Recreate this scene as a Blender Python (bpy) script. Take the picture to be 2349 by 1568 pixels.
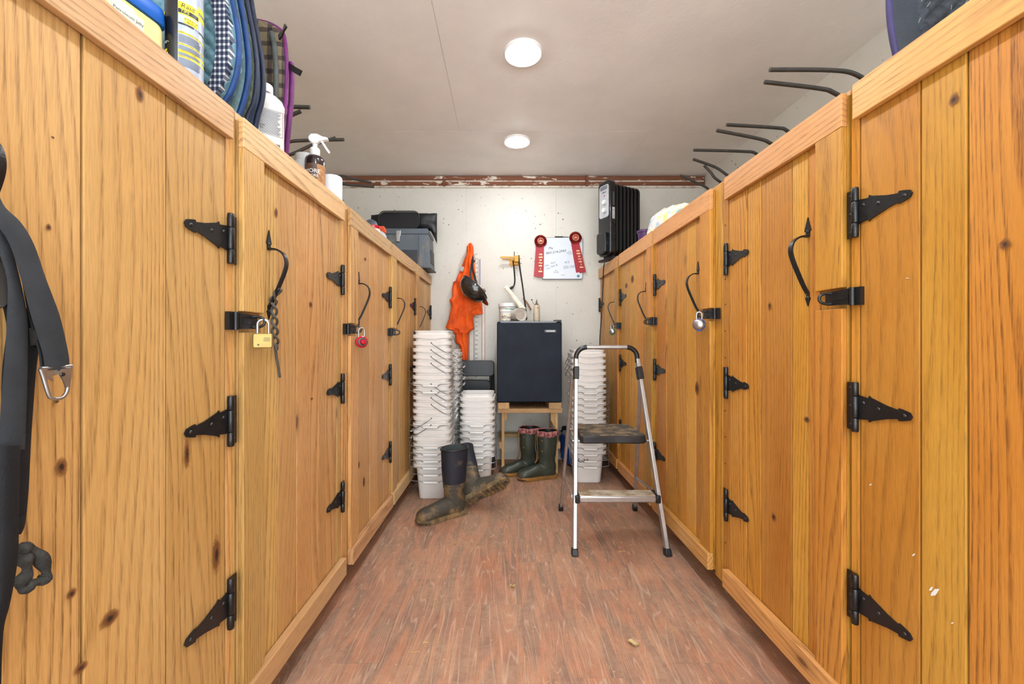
import bpy, bmesh, math, random
from mathutils import Vector, Matrix, noise

for _o in list(bpy.data.objects):
    bpy.data.objects.remove(_o)
scene = bpy.context.scene
C = scene.collection
random.seed(7)
PI = math.pi

# ------------------------------------------------------------------ camera
FPX, VPX, VPY = 920.0, 1157.0, 781.0          # focal length and vanishing point in 2349x1568 pixels
cd = bpy.data.cameras.new('camera')
cam = bpy.data.objects.new('camera', cd)
C.objects.link(cam)
cam.location = (0, 0, 1.0)
cam.rotation_euler = (PI/2, 0, 0)
cd.sensor_fit = 'HORIZONTAL'
cd.sensor_width = 36.0
cd.lens = FPX/2349*36
cd.shift_x = (1174.5-VPX)/2349
cd.shift_y = -(784-VPY)/2349
cd.clip_start = 0.02
scene.camera = cam

# ------------------------------------------------------------------ world, exposure
world = bpy.data.worlds.new('world')
scene.world = world
world.use_nodes = True
world.node_tree.nodes['Background'].inputs[0].default_value = (0.90, 0.96, 1.0, 1)
world.node_tree.nodes['Background'].inputs[1].default_value = 3.3
LAMP_STRENGTH = 128.0
scene.view_settings.view_transform = 'Standard'
scene.view_settings.look = 'None'
scene.view_settings.gamma = 1
scene.view_settings.use_curve_mapping = False
scene.view_settings.exposure = 0.82

CEIL = 2.387
BACK = 3.395
WL, WR = -1.575, 1.69
FRONT = -1.5

# ------------------------------------------------------------------ helpers
def at(px, py, Y):
    return Vector(((px-VPX)*Y/FPX, Y, 1.0-(py-VPY)*Y/FPX))

def lin(c):
    c = c/255.0
    return c/12.92 if c <= 0.04045 else ((c+0.055)/1.055)**2.4

def rgb(r, g, b):
    return (lin(r), lin(g), lin(b), 1.0)

class MB:
    def __init__(s):
        s.v = []; s.f = []
    def add(s, vs, fs, M=None):
        n = len(s.v)
        if M is None:
            s.v += [tuple(v) for v in vs]
        else:
            s.v += [tuple(M @ Vector(v)) for v in vs]
        s.f += [tuple(i+n for i in f) for f in fs]
        return s
    def box(s, x0, x1, y0, y1, z0, z1, M=None):
        vs = [(x0,y0,z0),(x1,y0,z0),(x1,y1,z0),(x0,y1,z0),(x0,y0,z1),(x1,y0,z1),(x1,y1,z1),(x0,y1,z1)]
        fs = [(0,3,2,1),(4,5,6,7),(0,1,5,4),(1,2,6,5),(2,3,7,6),(3,0,4,7)]
        return s.add(vs, fs, M)
    def prism(s, pts, d0, d1, plane='xz', M=None):
        # polygon given in the plane, pulled from d0 to d1 along the third axis
        def mk(a, b, d):
            return {'xz': (a,d,b), 'yz': (d,a,b), 'xy': (a,b,d)}[plane]
        n = len(pts)
        vs = [mk(a,b,d0) for a,b in pts]+[mk(a,b,d1) for a,b in pts]
        fs = [tuple(range(n)), tuple(range(2*n-1, n-1, -1))]
        fs += [(i,(i+1)%n,n+(i+1)%n,n+i) for i in range(n)]
        return s.add(vs, fs, M)
    def loft(s, rings, cap0=True, cap1=True, M=None, closed=False):
        n = len(rings[0]); m = len(rings)
        vs = [p for r in rings for p in r]
        fs = []
        for j in range(m if closed else m-1):
            a = j*n; b = ((j+1) % m)*n
            fs += [(a+i, a+(i+1)%n, b+(i+1)%n, b+i) for i in range(n)]
        if not closed:
            if cap0: fs.append(tuple(range(n-1, -1, -1)))
            if cap1: fs.append(tuple(range((m-1)*n, m*n)))
        return s.add(vs, fs, M)
    def tube(s, path, r, n=8, M=None, closed=False):
        P = [Vector(p) for p in path]; m = len(P); rings = []
        up = None
        for i in range(m):
            if closed:
                t = P[(i+1)%m]-P[i-1]
            else:
                t = P[min(i+1,m-1)]-P[max(i-1,0)]
            t.normalize()
            if up is None:
                up = Vector((0,0,1)) if abs(t.z) < .9 else Vector((1,0,0))
            sd = t.cross(up)
            if sd.length < 1e-6: sd = t.orthogonal()
            sd.normalize(); up = sd.cross(t).normalized()
            rr = r[i] if isinstance(r, (list, tuple)) else r
            rings.append([P[i]+sd*math.cos(a)*rr+up*math.sin(a)*rr for a in [2*PI*k/n for k in range(n)]])
        return s.loft(rings, M=M, closed=closed)
    def strap(s, path, w, t, side, M=None):
        # flat band: width along side, thickness t
        P = [Vector(p) for p in path]; m = len(P); rings = []
        for i in range(m):
            tg = (P[min(i+1,m-1)]-P[max(i-1,0)]).normalized()
            sd = Vector(side[i] if isinstance(side, list) else side)
            sd = (sd-tg*sd.dot(tg)).normalized()
            nn = tg.cross(sd).normalized()
            ww = w[i] if isinstance(w, list) else w
            rings.append([P[i]-sd*ww/2-nn*t/2, P[i]+sd*ww/2-nn*t/2, P[i]+sd*ww/2+nn*t/2, P[i]-sd*ww/2+nn*t/2])
        return s.loft(rings, M=M)
    def lathe(s, prof, n=24, M=None, cap0=False, cap1=False):
        rings = [[(r*math.cos(2*PI*k/n), r*math.sin(2*PI*k/n), z) for k in range(n)] for r, z in prof]
        return s.loft(rings, cap0, cap1, M)
    def grid(s, fn, nu, nv, M=None):
        vs = [fn(i/nu, j/nv) for j in range(nv+1) for i in range(nu+1)]
        fs = [(j*(nu+1)+i, j*(nu+1)+i+1, (j+1)*(nu+1)+i+1, (j+1)*(nu+1)+i) for j in range(nv) for i in range(nu)]
        return s.add(vs, fs, M)
    def slab(s, front, back, nu, nv, M=None):
        # closed sheet with a front and a back surface, both fn(u, v)
        n = len(s.v); s.grid(front, nu, nv, M); k = len(s.v); s.grid(back, nu, nv, M)
        w = nu+1
        edge = [i for i in range(nu)]+[nu+j*w for j in range(nv)]+[nv*w+nu-i for i in range(nu)]+[(nv-j)*w for j in range(nv)]
        for a in range(len(edge)):
            p, q = edge[a], edge[(a+1) % len(edge)]
            s.f.append((n+p, k+p, k+q, n+q))
        return s

def mesh_of(mb, smooth=40):
    me = bpy.data.meshes.new('mesh')
    me.from_pydata(mb.v, [], mb.f)
    bm = bmesh.new(); bm.from_mesh(me)
    bmesh.ops.recalc_face_normals(bm, faces=bm.faces)
    bm.to_mesh(me); bm.free()
    if smooth:
        for p in me.polygons: p.use_smooth = True
        me.set_sharp_from_angle(angle=math.radians(smooth))
    return me

def tag(o, label=None, cat=None, group=None, kind=None):
    if label: o['label'] = label
    if cat: o['category'] = cat
    if group: o['group'] = group
    if kind: o['kind'] = kind
    return o

def link(name, me, m, parent=None, bevel=0.0, loc=None, rot=None):
    o = bpy.data.objects.new(name, me)
    C.objects.link(o)
    if m is not None and not me.materials: me.materials.append(m)
    if parent is not None: o.parent = parent
    if loc is not None: o.location = loc
    if rot is not None: o.rotation_euler = rot
    if bevel:
        b = o.modifiers.new('bevel', 'BEVEL'); b.width = bevel; b.segments = 2; b.limit_method = 'ANGLE'; b.angle_limit = math.radians(40)
    return o

def obj(name, mb, m, parent=None, smooth=40, bevel=0.0, world=False, label=None):
    if world and parent is not None:
        inv = Matrix.LocRotScale(parent.location, parent.rotation_euler, None).inverted()
        mb.v = [tuple(inv @ Vector(v)) for v in mb.v]
    o = link(name, mesh_of(mb, smooth), m, parent, bevel)
    if label: o['label'] = label
    return o

def thing(name, label, cat, loc=(0,0,0), rot=(0,0,0), group=None):
    o = bpy.data.objects.new(name, None); C.objects.link(o)
    o.empty_display_size = .05
    o.location = loc; o.rotation_euler = rot
    return tag(o, label, cat, group)

def single(name, mb, m, label, cat, group=None, smooth=40, bevel=0.0, kind=None):
    # one-mesh thing, origin moved to the centre of its base
    xs = [v[0] for v in mb.v]; ys = [v[1] for v in mb.v]; zs = [v[2] for v in mb.v]
    c = Vector(((min(xs)+max(xs))/2, (min(ys)+max(ys))/2, min(zs)))
    mb.v = [(v[0]-c.x, v[1]-c.y, v[2]-c.z) for v in mb.v]
    o = link(name, mesh_of(mb, smooth), m, None, bevel, loc=c)
    return tag(o, label, cat, group, kind)

def copy_tree(o, parent=None):
    c = o.copy(); C.objects.link(c); c.parent = parent
    for ch in o.children: copy_tree(ch, c)
    return c

def rrect(w, d, r, k=5, cx=0, cy=0):
    pts = []
    for sx, sy, a0 in ((1,1,0),(-1,1,90),(-1,-1,180),(1,-1,270)):
        for i in range(k+1):
            a = math.radians(a0+90*i/k)
            pts.append((cx+sx*(w/2-r)+r*math.cos(a), cy+sy*(d/2-r)+r*math.sin(a)))
    return pts

def arc(c, r, a0, a1, n=8):
    return [(c[0]+r*math.cos(math.radians(a0+(a1-a0)*i/n)), c[1]+r*math.sin(math.radians(a0+(a1-a0)*i/n))) for i in range(n+1)]

def smooth_path(pts, n=6):
    P = [Vector(p) for p in pts]; out = []
    for i in range(len(P)-1):
        p0 = P[max(i-1,0)]; p1 = P[i]; p2 = P[i+1]; p3 = P[min(i+2,len(P)-1)]
        for k in range(n):
            t = k/n
            out.append(0.5*((2*p1)+(p2-p0)*t+(2*p0-5*p1+4*p2-p3)*t*t+(-p0+3*p1-3*p2+p3)*t**3))
    out.append(P[-1])
    return out

def text_mb(txt, size, shear=0.0, align='CENTER', space=1.0, M=None, mb=None, res=2):
    cu = bpy.data.curves.new('text', 'FONT')
    cu.body = txt; cu.size = size; cu.shear = shear; cu.align_x = align; cu.align_y = 'CENTER'
    cu.space_character = space; cu.resolution_u = res; cu.space_line = 0.9
    o = bpy.data.objects.new('text', cu); C.objects.link(o)
    dg = bpy.context.evaluated_depsgraph_get(); dg.update()
    me = bpy.data.meshes.new_from_object(o.evaluated_get(dg))
    vs = [tuple(v.co) for v in me.vertices]; fs = [tuple(p.vertices) for p in me.polygons]
    bpy.data.objects.remove(o); bpy.data.curves.remove(cu); bpy.data.meshes.remove(me)
    if mb is None: mb = MB()
    return mb.add(vs, fs, M)

WALLTEXT = Matrix(((1,0,0,0),(0,0,-1,0),(0,1,0,0),(0,0,0,1)))   # xy text turned upright, facing -Y

# ------------------------------------------------------------------ materials
def new_mat(name):
    m = bpy.data.materials.new(name); m.use_nodes = True
    nt = m.node_tree
    return m, nt, nt.nodes['Principled BSDF']

def N(nt, typ, **kw):
    n = nt.nodes.new(typ)
    for k, v in kw.items():
        if hasattr(n, k): setattr(n, k, v)
    return n

def setin(n, **kw):
    for k, v in kw.items():
        n.inputs[k.replace('_', ' ')].default_value = v
    return n

def math_node(nt, op, a, b=None, clamp=False):
    n = N(nt, 'ShaderNodeMath', operation=op); n.use_clamp = clamp
    for i, x in enumerate((a, b)):
        if x is None: continue
        if isinstance(x, (int, float)): n.inputs[i].default_value = x
        else: nt.links.new(x, n.inputs[i])
    return n.outputs[0]

def mix_col(nt, fac, a, b, blend='MIX'):
    n = N(nt, 'ShaderNodeMix', data_type='RGBA', blend_type=blend)
    for i, x in ((0, fac), (6, a), (7, b)):
        if isinstance(x, (int, float)): n.inputs[i].default_value = x
        elif isinstance(x, tuple): n.inputs[i].default_value = x
        else: nt.links.new(x, n.inputs[i])
    return n.outputs[2]

def ramp(nt, fac, stops, interp='LINEAR'):
    n = N(nt, 'ShaderNodeValToRGB'); cr = n.color_ramp; cr.interpolation = interp
    while len(cr.elements) < len(stops): cr.elements.new(.5)
    for e, (p, c) in zip(cr.elements, stops):
        e.position = p; e.color = c if isinstance(c, tuple) else (c, c, c, 1)
    nt.links.new(fac, n.inputs[0])
    return n.outputs[0]

def obj_coord(nt, scale=(1,1,1), rnd=0.0):
    tc = N(nt, 'ShaderNodeTexCoord')
    out = tc.outputs['Object']
    if rnd:
        oi = N(nt, 'ShaderNodeObjectInfo')
        v = N(nt, 'ShaderNodeVectorMath', operation='ADD')
        cb = N(nt, 'ShaderNodeCombineXYZ')
        for i, k in enumerate((1.0, 1.7, 2.3)):
            nt.links.new(math_node(nt, 'MULTIPLY', oi.outputs['Random'], rnd*k), cb.inputs[i])
        nt.links.new(out, v.inputs[0]); nt.links.new(cb.outputs[0], v.inputs[1]); out = v.outputs[0]
    m = N(nt, 'ShaderNodeVectorMath', operation='MULTIPLY'); m.inputs[1].default_value = scale
    nt.links.new(out, m.inputs[0])
    return m.outputs[0]

def tex_noise(nt, vec, scale, detail=3, rough=.5, dist=0.0):
    n = N(nt, 'ShaderNodeTexNoise'); setin(n, Scale=scale, Detail=detail, Roughness=rough, Distortion=dist)
    nt.links.new(vec, n.inputs['Vector'])
    return n.outputs['Fac']

def bump(nt, bsdf, h, strength=.2, dist=.01):
    b = N(nt, 'ShaderNodeBump'); setin(b, Strength=strength, Distance=dist)
    nt.links.new(h, b.inputs['Height']); nt.links.new(b.outputs[0], bsdf.inputs['Normal'])

def mat(name, col, rough=.5, metal=0.0, spec=.5, var=.12, vscale=25.0, bmp=0.0, bscale=200.0, col2=None, coat=0.0, thr=(.35,.65), trans=0.0):
    m, nt, b = new_mat(name)
    setin(b, Roughness=rough, Metallic=metal)
    b.inputs['Specular IOR Level'].default_value = spec
    b.inputs['Coat Weight'].default_value = coat
    if trans: b.inputs['Transmission Weight'].default_value = trans
    v = obj_coord(nt)
    if col2 is None: col2 = tuple(max(0, c*(1-var*2)) for c in col[:3])+(1,)
    nz = tex_noise(nt, v, vscale, 4, .6)
    f = ramp(nt, nz, [(thr[0], 0.0), (thr[1], 1.0)])
    nt.links.new(mix_col(nt, f, col, col2), b.inputs['Base Color'])
    if bmp:
        bump(nt, b, tex_noise(nt, v, bscale, 3), bmp, .004)
    return m

def emis(name, col, s):
    m, nt, b = new_mat(name)
    setin(b, Base_Color=col)
    b.inputs['Emission Color'].default_value = col
    b.inputs['Emission Strength'].default_value = s
    return m

def oak(name, light, mid, dark, axis='v', rough=.38, valvar=.16):
    m, nt, b = new_mat(name)
    b.inputs['Specular IOR Level'].default_value = .42
    tc = N(nt, 'ShaderNodeTexCoord'); sp = N(nt, 'ShaderNodeSeparateXYZ')
    nt.links.new(tc.outputs['Object'], sp.inputs[0])
    oi = N(nt, 'ShaderNodeObjectInfo'); r = oi.outputs['Random']
    if axis == 'v': ac, al, de = sp.outputs[1], sp.outputs[2], sp.outputs[0]
    else: ac, al, de = sp.outputs[2], sp.outputs[1], sp.outputs[0]
    ac = math_node(nt, 'ADD', ac, math_node(nt, 'MULTIPLY', r, 37.0))
    al = math_node(nt, 'ADD', al, math_node(nt, 'MULTIPLY', r, 91.0))
    def vec(sa, sl, sd=1.0):
        cb = N(nt, 'ShaderNodeCombineXYZ')
        nt.links.new(math_node(nt, 'MULTIPLY', ac, sa), cb.inputs[0])
        nt.links.new(math_node(nt, 'MULTIPLY', al, sl), cb.inputs[1])
        nt.links.new(math_node(nt, 'MULTIPLY', de, sd), cb.inputs[2])
        return cb.outputs[0]
    n1 = tex_noise(nt, vec(1.0, .075), 6.5, 1.2, .4, .12)
    ring = math_node(nt, 'FRACT', math_node(nt, 'ADD', math_node(nt, 'MULTIPLY', n1, 17.0), math_node(nt, 'MULTIPLY', ac, 62.0)))
    ringf = ramp(nt, ring, [(0.0, .0), (.5, .08), (.88, 1.0), (1.0, .0)])
    rgain = math_node(nt, 'ADD', math_node(nt, 'MULTIPLY', math_node(nt, 'FRACT', math_node(nt, 'MULTIPLY', r, 29.7)), .75), .5)
    ringf = math_node(nt, 'MULTIPLY', math_node(nt, 'MULTIPLY', ringf, rgain), ramp(nt, tex_noise(nt, vec(1.0, .15), 9.0, 2), [(.32, .5), (.62, 1.0)]))
    pores = ramp(nt, tex_noise(nt, vec(1.0, .032), 620.0, 2, .6), [(.46, 0.0), (.60, 1.0)])
    pmask = math_node(nt, 'MULTIPLY', pores, math_node(nt, 'ADD', math_node(nt, 'MULTIPLY', ringf, .8), .22))
    broad = tex_noise(nt, vec(1.0, .3), 5.0, 3, .5)
    c = mix_col(nt, ramp(nt, broad, [(.3, 0.0), (.7, 1.0)]), light, mid)
    c = mix_col(nt, math_node(nt, 'MULTIPLY', ringf, .42), c, dark)
    c = mix_col(nt, math_node(nt, 'MULTIPLY', pmask, .72), c, tuple(x*.55 for x in dark[:3])+(1,))
    # knots
    vo = N(nt, 'ShaderNodeTexVoronoi'); setin(vo, Scale=1.0)
    kv = vec(6.5, 2.4, 0.0); nt.links.new(kv, vo.inputs['Vector'])
    sc = N(nt, 'ShaderNodeSeparateColor'); nt.links.new(vo.outputs['Color'], sc.inputs[0])
    has = math_node(nt, 'GREATER_THAN', sc.outputs[0], .62)
    dd = math_node(nt, 'ADD', vo.outputs['Distance'], math_node(nt, 'MULTIPLY', math_node(nt, 'SUBTRACT', tex_noise(nt, vec(30, 14), 1.0, 2), .5), .09))
    kn = ramp(nt, dd, [(.0, 1.0), (.035, .95), (.075, .3), (.16, 0.0)])
    c = mix_col(nt, math_node(nt, 'MULTIPLY', math_node(nt, 'MULTIPLY', kn, has), .85), c, rgb(78, 42, 18))
    hs = N(nt, 'ShaderNodeHueSaturation')
    nt.links.new(c, hs.inputs['Color'])
    nt.links.new(math_node(nt, 'ADD', math_node(nt, 'MULTIPLY', r, valvar*2), 1.0-valvar), hs.inputs['Value'])
    r2 = math_node(nt, 'FRACT', math_node(nt, 'MULTIPLY', r, 17.31))
    nt.links.new(math_node(nt, 'ADD', math_node(nt, 'MULTIPLY', r2, .016), .492), hs.inputs['Hue'])
    nt.links.new(hs.outputs[0], b.inputs['Base Color'])
    nt.links.new(math_node(nt, 'ADD', math_node(nt, 'MULTIPLY', pmask, .25), rough), b.inputs['Roughness'])
    bump(nt, b, math_node(nt, 'SUBTRACT', math_node(nt, 'MULTIPLY', broad, .6), pmask), .12, .002)
    return m

L_LIGHT, L_MID, L_DARK = rgb(206,164,104), rgb(194,147,84), rgb(128,84,38)
R_LIGHT, R_MID, R_DARK = rgb(201,145,62), rgb(186,124,42), rgb(116,66,18)
OAK = {
    (-1,'v'): oak('oak_left_upright', L_LIGHT, L_MID, L_DARK, 'v'),
    (-1,'h'): oak('oak_left_rail', rgb(216,178,130), rgb(202,158,106), rgb(140,96,56), 'h'),  # paler than the uprights: light hitting the rails is put into the colour
    (1,'v'): oak('oak_right_upright', R_LIGHT, R_MID, R_DARK, 'v'),
    (1,'h'): oak('oak_right_rail', rgb(212,158,98), rgb(196,138,76), rgb(132,82,38), 'h'),  # same here, brightness of the lit rails painted into the oak
}
PINE = oak('pine', rgb(198,164,112), rgb(176,140,92), rgb(128,94,56), 'v', .6)
PINEH = oak('pine_rail', rgb(198,164,112), rgb(176,140,92), rgb(128,94,56), 'h', .6)
IRON = mat('black_iron', rgb(22,23,26), .32, 0, .5, .25, 60, .15, 300)
SCREW = mat('screw_metal', rgb(70,70,72), .3, .8)
STEEL = mat('bare_steel', rgb(190,192,195), .28, .9)
RODM = mat('rod_steel', rgb(92,90,88), .45, .6, bmp=.2, bscale=120)
ALU = mat('aluminium', rgb(196,195,194), .34, .8, var=.06)
ALUDK = mat('aluminium_dull', rgb(168,150,140), .42, .5, var=.1)
BRASS = mat('brass', rgb(158,134,76), .38, .7)
BLACKPL = mat('black_plastic', rgb(24,25,28), .38, 0, .5, .2, 40)
WHITEPL = mat('white_plastic', rgb(230,230,228), .42, 0, .5, .03, 30)
def knot_mat():
    m, nt, b = new_mat('knot_wood'); setin(b, Roughness=.6)
    tc = N(nt, 'ShaderNodeTexCoord'); sp = N(nt, 'ShaderNodeSeparateXYZ'); nt.links.new(tc.outputs['Generated'], sp.inputs[0])
    a = math_node(nt, 'SUBTRACT', sp.outputs[1], .5); c = math_node(nt, 'SUBTRACT', sp.outputs[2], .5)
    d = math_node(nt, 'MULTIPLY', math_node(nt, 'SQRT', math_node(nt, 'ADD', math_node(nt, 'MULTIPLY', a, a), math_node(nt, 'MULTIPLY', c, c))), 2.0)
    d = math_node(nt, 'ADD', d, math_node(nt, 'MULTIPLY', math_node(nt, 'SUBTRACT', tex_noise(nt, obj_coord(nt), 110, 3, .6), .5), .55))
    nt.links.new(ramp(nt, d, [(.0, rgb(30,18,12)), (.22, rgb(58,34,20)), (.42, rgb(120,74,38)), (.8, rgb(164,110,56))]), b.inputs['Base Color'])
    nt.links.new(ramp(nt, d, [(.0, 1.0), (.34, .95), (.6, .45), (.9, 0.0)]), b.inputs['Alpha'])
    return m
KNOT = knot_mat()
DARKHOLE = mat('dark_hole', rgb(38,22,14), .9)

def wall_mat(name, col, speck=True):
    m, nt, b = new_mat(name)
    setin(b, Roughness=.62)
    v = obj_coord(nt)
    c = mix_col(nt, ramp(nt, tex_noise(nt, v, 2.2, 4, .6), [(.35, 0.0), (.7, 1.0)]), col, tuple(x*.9 for x in col[:3])+(1,))
    if speck:
        vo = N(nt, 'ShaderNodeTexVoronoi'); setin(vo, Scale=26.0); nt.links.new(v, vo.inputs['Vector'])
        sc = N(nt, 'ShaderNodeSeparateColor'); nt.links.new(vo.outputs['Color'], sc.inputs[0])
        clus = ramp(nt, tex_noise(nt, v, 2.6, 2), [(.40, 0.0), (.66, 1.0)])
        rad = math_node(nt, 'MULTIPLY', math_node(nt, 'MULTIPLY', clus, sc.outputs[0]), .21)
        dd = math_node(nt, 'ADD', vo.outputs['Distance'], math_node(nt, 'MULTIPLY', math_node(nt, 'SUBTRACT', tex_noise(nt, v, 130, 2), .5), .12))
        sp = math_node(nt, 'LESS_THAN', dd, rad)
        c = mix_col(nt, math_node(nt, 'MULTIPLY', sp, .8), c, rgb(104,70,36))
        vo2 = N(nt, 'ShaderNodeTexVoronoi'); setin(vo2, Scale=60.0); nt.links.new(v, vo2.inputs['Vector'])
        sc2 = N(nt, 'ShaderNodeSeparateColor'); nt.links.new(vo2.outputs['Color'], sc2.inputs[0])
        sp2 = math_node(nt, 'LESS_THAN', vo2.outputs['Distance'], math_node(nt, 'MULTIPLY', math_node(nt, 'GREATER_THAN', sc2.outputs[1], .9), .1))
        c = mix_col(nt, math_node(nt, 'MULTIPLY', sp2, .6), c, rgb(90,70,48))
        scr = ramp(nt, tex_noise(nt, obj_coord(nt, (1,1,.35)), 22, 3, .6, 1.5), [(.655, 0.0), (.67, 1.0), (.685, 0.0)])
        c = mix_col(nt, math_node(nt, 'MULTIPLY', scr, .22), c, rgb(150,120,80))
    nt.links.new(c, b.inputs['Base Color'])
    bump(nt, b, tex_noise(nt, v, 34, 5, .6, .6), .18, .006)
    return m

WALL = wall_mat('painted_wall', rgb(219,216,206))
CEILM = wall_mat('painted_ceiling', rgb(246,244,243), False)
def ceiling_scratches():
    nt = CEILM.node_tree; b = nt.nodes['Principled BSDF']
    src = b.inputs['Base Color'].links[0].from_socket
    v = obj_coord(nt)
    s = ramp(nt, tex_noise(nt, v, 30, 4, .65, 3.0), [(.715, 0.0), (.73, 1.0), (.745, 0.0)])
    msk = ramp(nt, tex_noise(nt, v, 3.0, 2), [(.5, 0.0), (.6, 1.0)])
    nt.links.new(mix_col(nt, math_node(nt, 'MULTIPLY', math_node(nt, 'MULTIPLY', s, msk), .5), src, rgb(120,105,92)), b.inputs['Base Color'])
ceiling_scratches()

def floor_mat():
    m, nt, b = new_mat('vinyl_plank')
    tc = N(nt, 'ShaderNodeTexCoord'); sp = N(nt, 'ShaderNodeSeparateXYZ'); nt.links.new(tc.outputs['Object'], sp.inputs[0])
    oi = N(nt, 'ShaderNodeObjectInfo'); r = oi.outputs['Random']
    x = math_node(nt, 'ADD', sp.outputs[0], math_node(nt, 'MULTIPLY', r, 41.0))
    y = math_node(nt, 'ADD', sp.outputs[1], math_node(nt, 'MULTIPLY', r, 67.0))
    def vec(a, l):
        cb = N(nt, 'ShaderNodeCombineXYZ'); nt.links.new(math_node(nt, 'MULTIPLY', x, a), cb.inputs[0]); nt.links.new(math_node(nt, 'MULTIPLY', y, l), cb.inputs[1]); return cb.outputs[0]
    n1 = tex_noise(nt, vec(1, .16), 9.0, 3, .55, .6)
    c = ramp(nt, n1, [(.28, rgb(82,58,58)), (.39, rgb(136,84,68)), (.49, rgb(178,108,76)), (.56, rgb(102,68,64)), (.66, rgb(160,98,76)), (.8, rgb(192,132,96))])
    ring = math_node(nt, 'FRACT', math_node(nt, 'MULTIPLY', tex_noise(nt, vec(1, .085), 9.0, 2.0, .5, .5), 20.0))
    lines = ramp(nt, ring, [(0, 0.0), (.1, 1.0), (.22, 0.0)])
    c = mix_col(nt, math_node(nt, 'MULTIPLY', lines, .6), c, rgb(214,188,168))
    st = ramp(nt, tex_noise(nt, vec(1, .05), 230, 3, .6), [(.47, 0.0), (.62, 1.0)])
    c = mix_col(nt, math_node(nt, 'MULTIPLY', st, .5), c, rgb(84,54,50))
    # dust trodden along the aisle (object coordinates of the planks share the floor frame)
    dv = N(nt, 'ShaderNodeNewGeometry').outputs['Position']
    d1 = tex_noise(nt, dv, 3.2, 5, .65, .4); d2 = tex_noise(nt, dv, 40, 4, .7, 1.0)
    dust = math_node(nt, 'MULTIPLY', ramp(nt, d1, [(.28, .45), (.62, 1.0)]), ramp(nt, d2, [(.30, .5), (.6, 1.0)]))
    c = mix_col(nt, math_node(nt, 'MULTIPLY', dust, .70), c, rgb(184,154,126))
    vo = N(nt, 'ShaderNodeTexVoronoi'); setin(vo, Scale=48.0); nt.links.new(dv, vo.inputs['Vector'])
    sc = N(nt, 'ShaderNodeSeparateColor'); nt.links.new(vo.outputs['Color'], sc.inputs[0])
    fl = math_node(nt, 'LESS_THAN', vo.outputs['Distance'], math_node(nt, 'MULTIPLY', math_node(nt, 'GREATER_THAN', sc.outputs[0], .9), .13))
    c = mix_col(nt, math_node(nt, 'MULTIPLY', fl, .6), c, rgb(214,186,150))
    nt.links.new(c, b.inputs['Base Color'])
    nt.links.new(math_node(nt, 'ADD', math_node(nt, 'MULTIPLY', dust, .35), .38), b.inputs['Roughness'])
    b.inputs['Specular IOR Level'].default_value = .35
    bump(nt, b, lines, .08, .002)
    return m
FLOORM = floor_mat()

# ------------------------------------------------------------------ room shell
def struct(name, mb, m, smooth=0, bevel=0):
    o = obj(name, mb, m, None, smooth, bevel); o['kind'] = 'structure'; return o

floor = struct('floor', MB().box(WL-.1, WR+.1, FRONT-.1, BACK+.1, -.06, -.0045), mat('floor_bed', rgb(112,86,74), .9))
PW, PL = .152, .915
pk = {}
col = 0
x = WL - .03
while x < WR:
    off = [0.0, .52, .22, .70, .38, .06, .6][col % 7]*PL
    y = FRONT - off
    while y < BACK:
        y0, y1 = max(y, FRONT), min(y+PL, BACK)
        if y1-y0 > .03:
            L = round(y1-y0, 3)
            if L not in pk:
                pk[L] = mesh_of(MB().box(0, PW-.0006, 0, L-.0006, -.0044, 0), 0)
            link('plank', pk[L], FLOORM, floor, loc=(x, y0, 0))
        y += PL
    x += PW; col += 1

WALLBASE = mat('wall_studs', rgb(120,84,58), .8)
wall_back = struct('wall_back', MB().box(WL-.1, WR+.1, BACK, BACK+.1, 0, CEIL+.2), WALLBASE)
for a, b in ((WL-.05, -.3206), (-.3198, .4352), (.436, WR+.05)):
    obj('panel', MB().box(a, b, BACK-.012, BACK+.002, 0, 2.288), WALL, wall_back, 0)
wall_left = struct('wall_left', MB().box(WL-.1, WL, FRONT, BACK+.1, 0, CEIL+.2), WALL)
wall_right = struct('wall_right', MB().box(WR, WR+.1, FRONT, BACK+.1, 0, CEIL+.2), WALL)
# front wall left out so that world light fills the room
# ceiling: boards with round cut-outs for the cans
LIGHTS = [(.09, 1.93), (.088, 2.786), (.09, 1.07), (.09, .21)]
ceiling = struct('ceiling', MB().box(WL-.1, WR+.1, FRONT-.1, BACK+.1, CEIL+.2, CEIL+.26), WALLBASE)
def ceiling_panel(x0, x1, y0, y1):
    bm = bmesh.new()
    def loop(pts):
        vs = [bm.verts.new((p[0], p[1], CEIL)) for p in pts]
        return [bm.edges.new((vs[i], vs[(i+1) % len(vs)])) for i in range(len(vs))]
    ed = loop([(x0,y0),(x1,y0),(x1,y1),(x0,y1)])
    for lx, ly in LIGHTS:
        if x0 < lx < x1 and y0 < ly < y1:
            ed += loop([(lx+.083*math.cos(2*PI*k/32), ly+.083*math.sin(2*PI*k/32)) for k in range(32)])
    bmesh.ops.triangle_fill(bm, use_beauty=True, edges=ed)
    fs = list(bm.faces)
    ex = bmesh.ops.extrude_face_region(bm, geom=fs)
    for v in [g for g in ex['geom'] if isinstance(g, bmesh.types.BMVert)]: v.co.z += .012
    bmesh.ops.recalc_face_normals(bm, faces=bm.faces)
    me = bpy.data.meshes.new('mesh'); bm.to_mesh(me); bm.free()
    link('panel', me, CEILM, ceiling)
SEAM = 2.66
ceiling_panel(WL-.02, -.298, FRONT, SEAM-.0015)
ceiling_panel(-.2965, WR+.02, FRONT, SEAM-.0015)
ceiling_panel(WL-.02, .96, SEAM+.0015, BACK+.01)
ceiling_panel(.9615, WR+.02, SEAM+.0015, BACK+.01)

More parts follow.
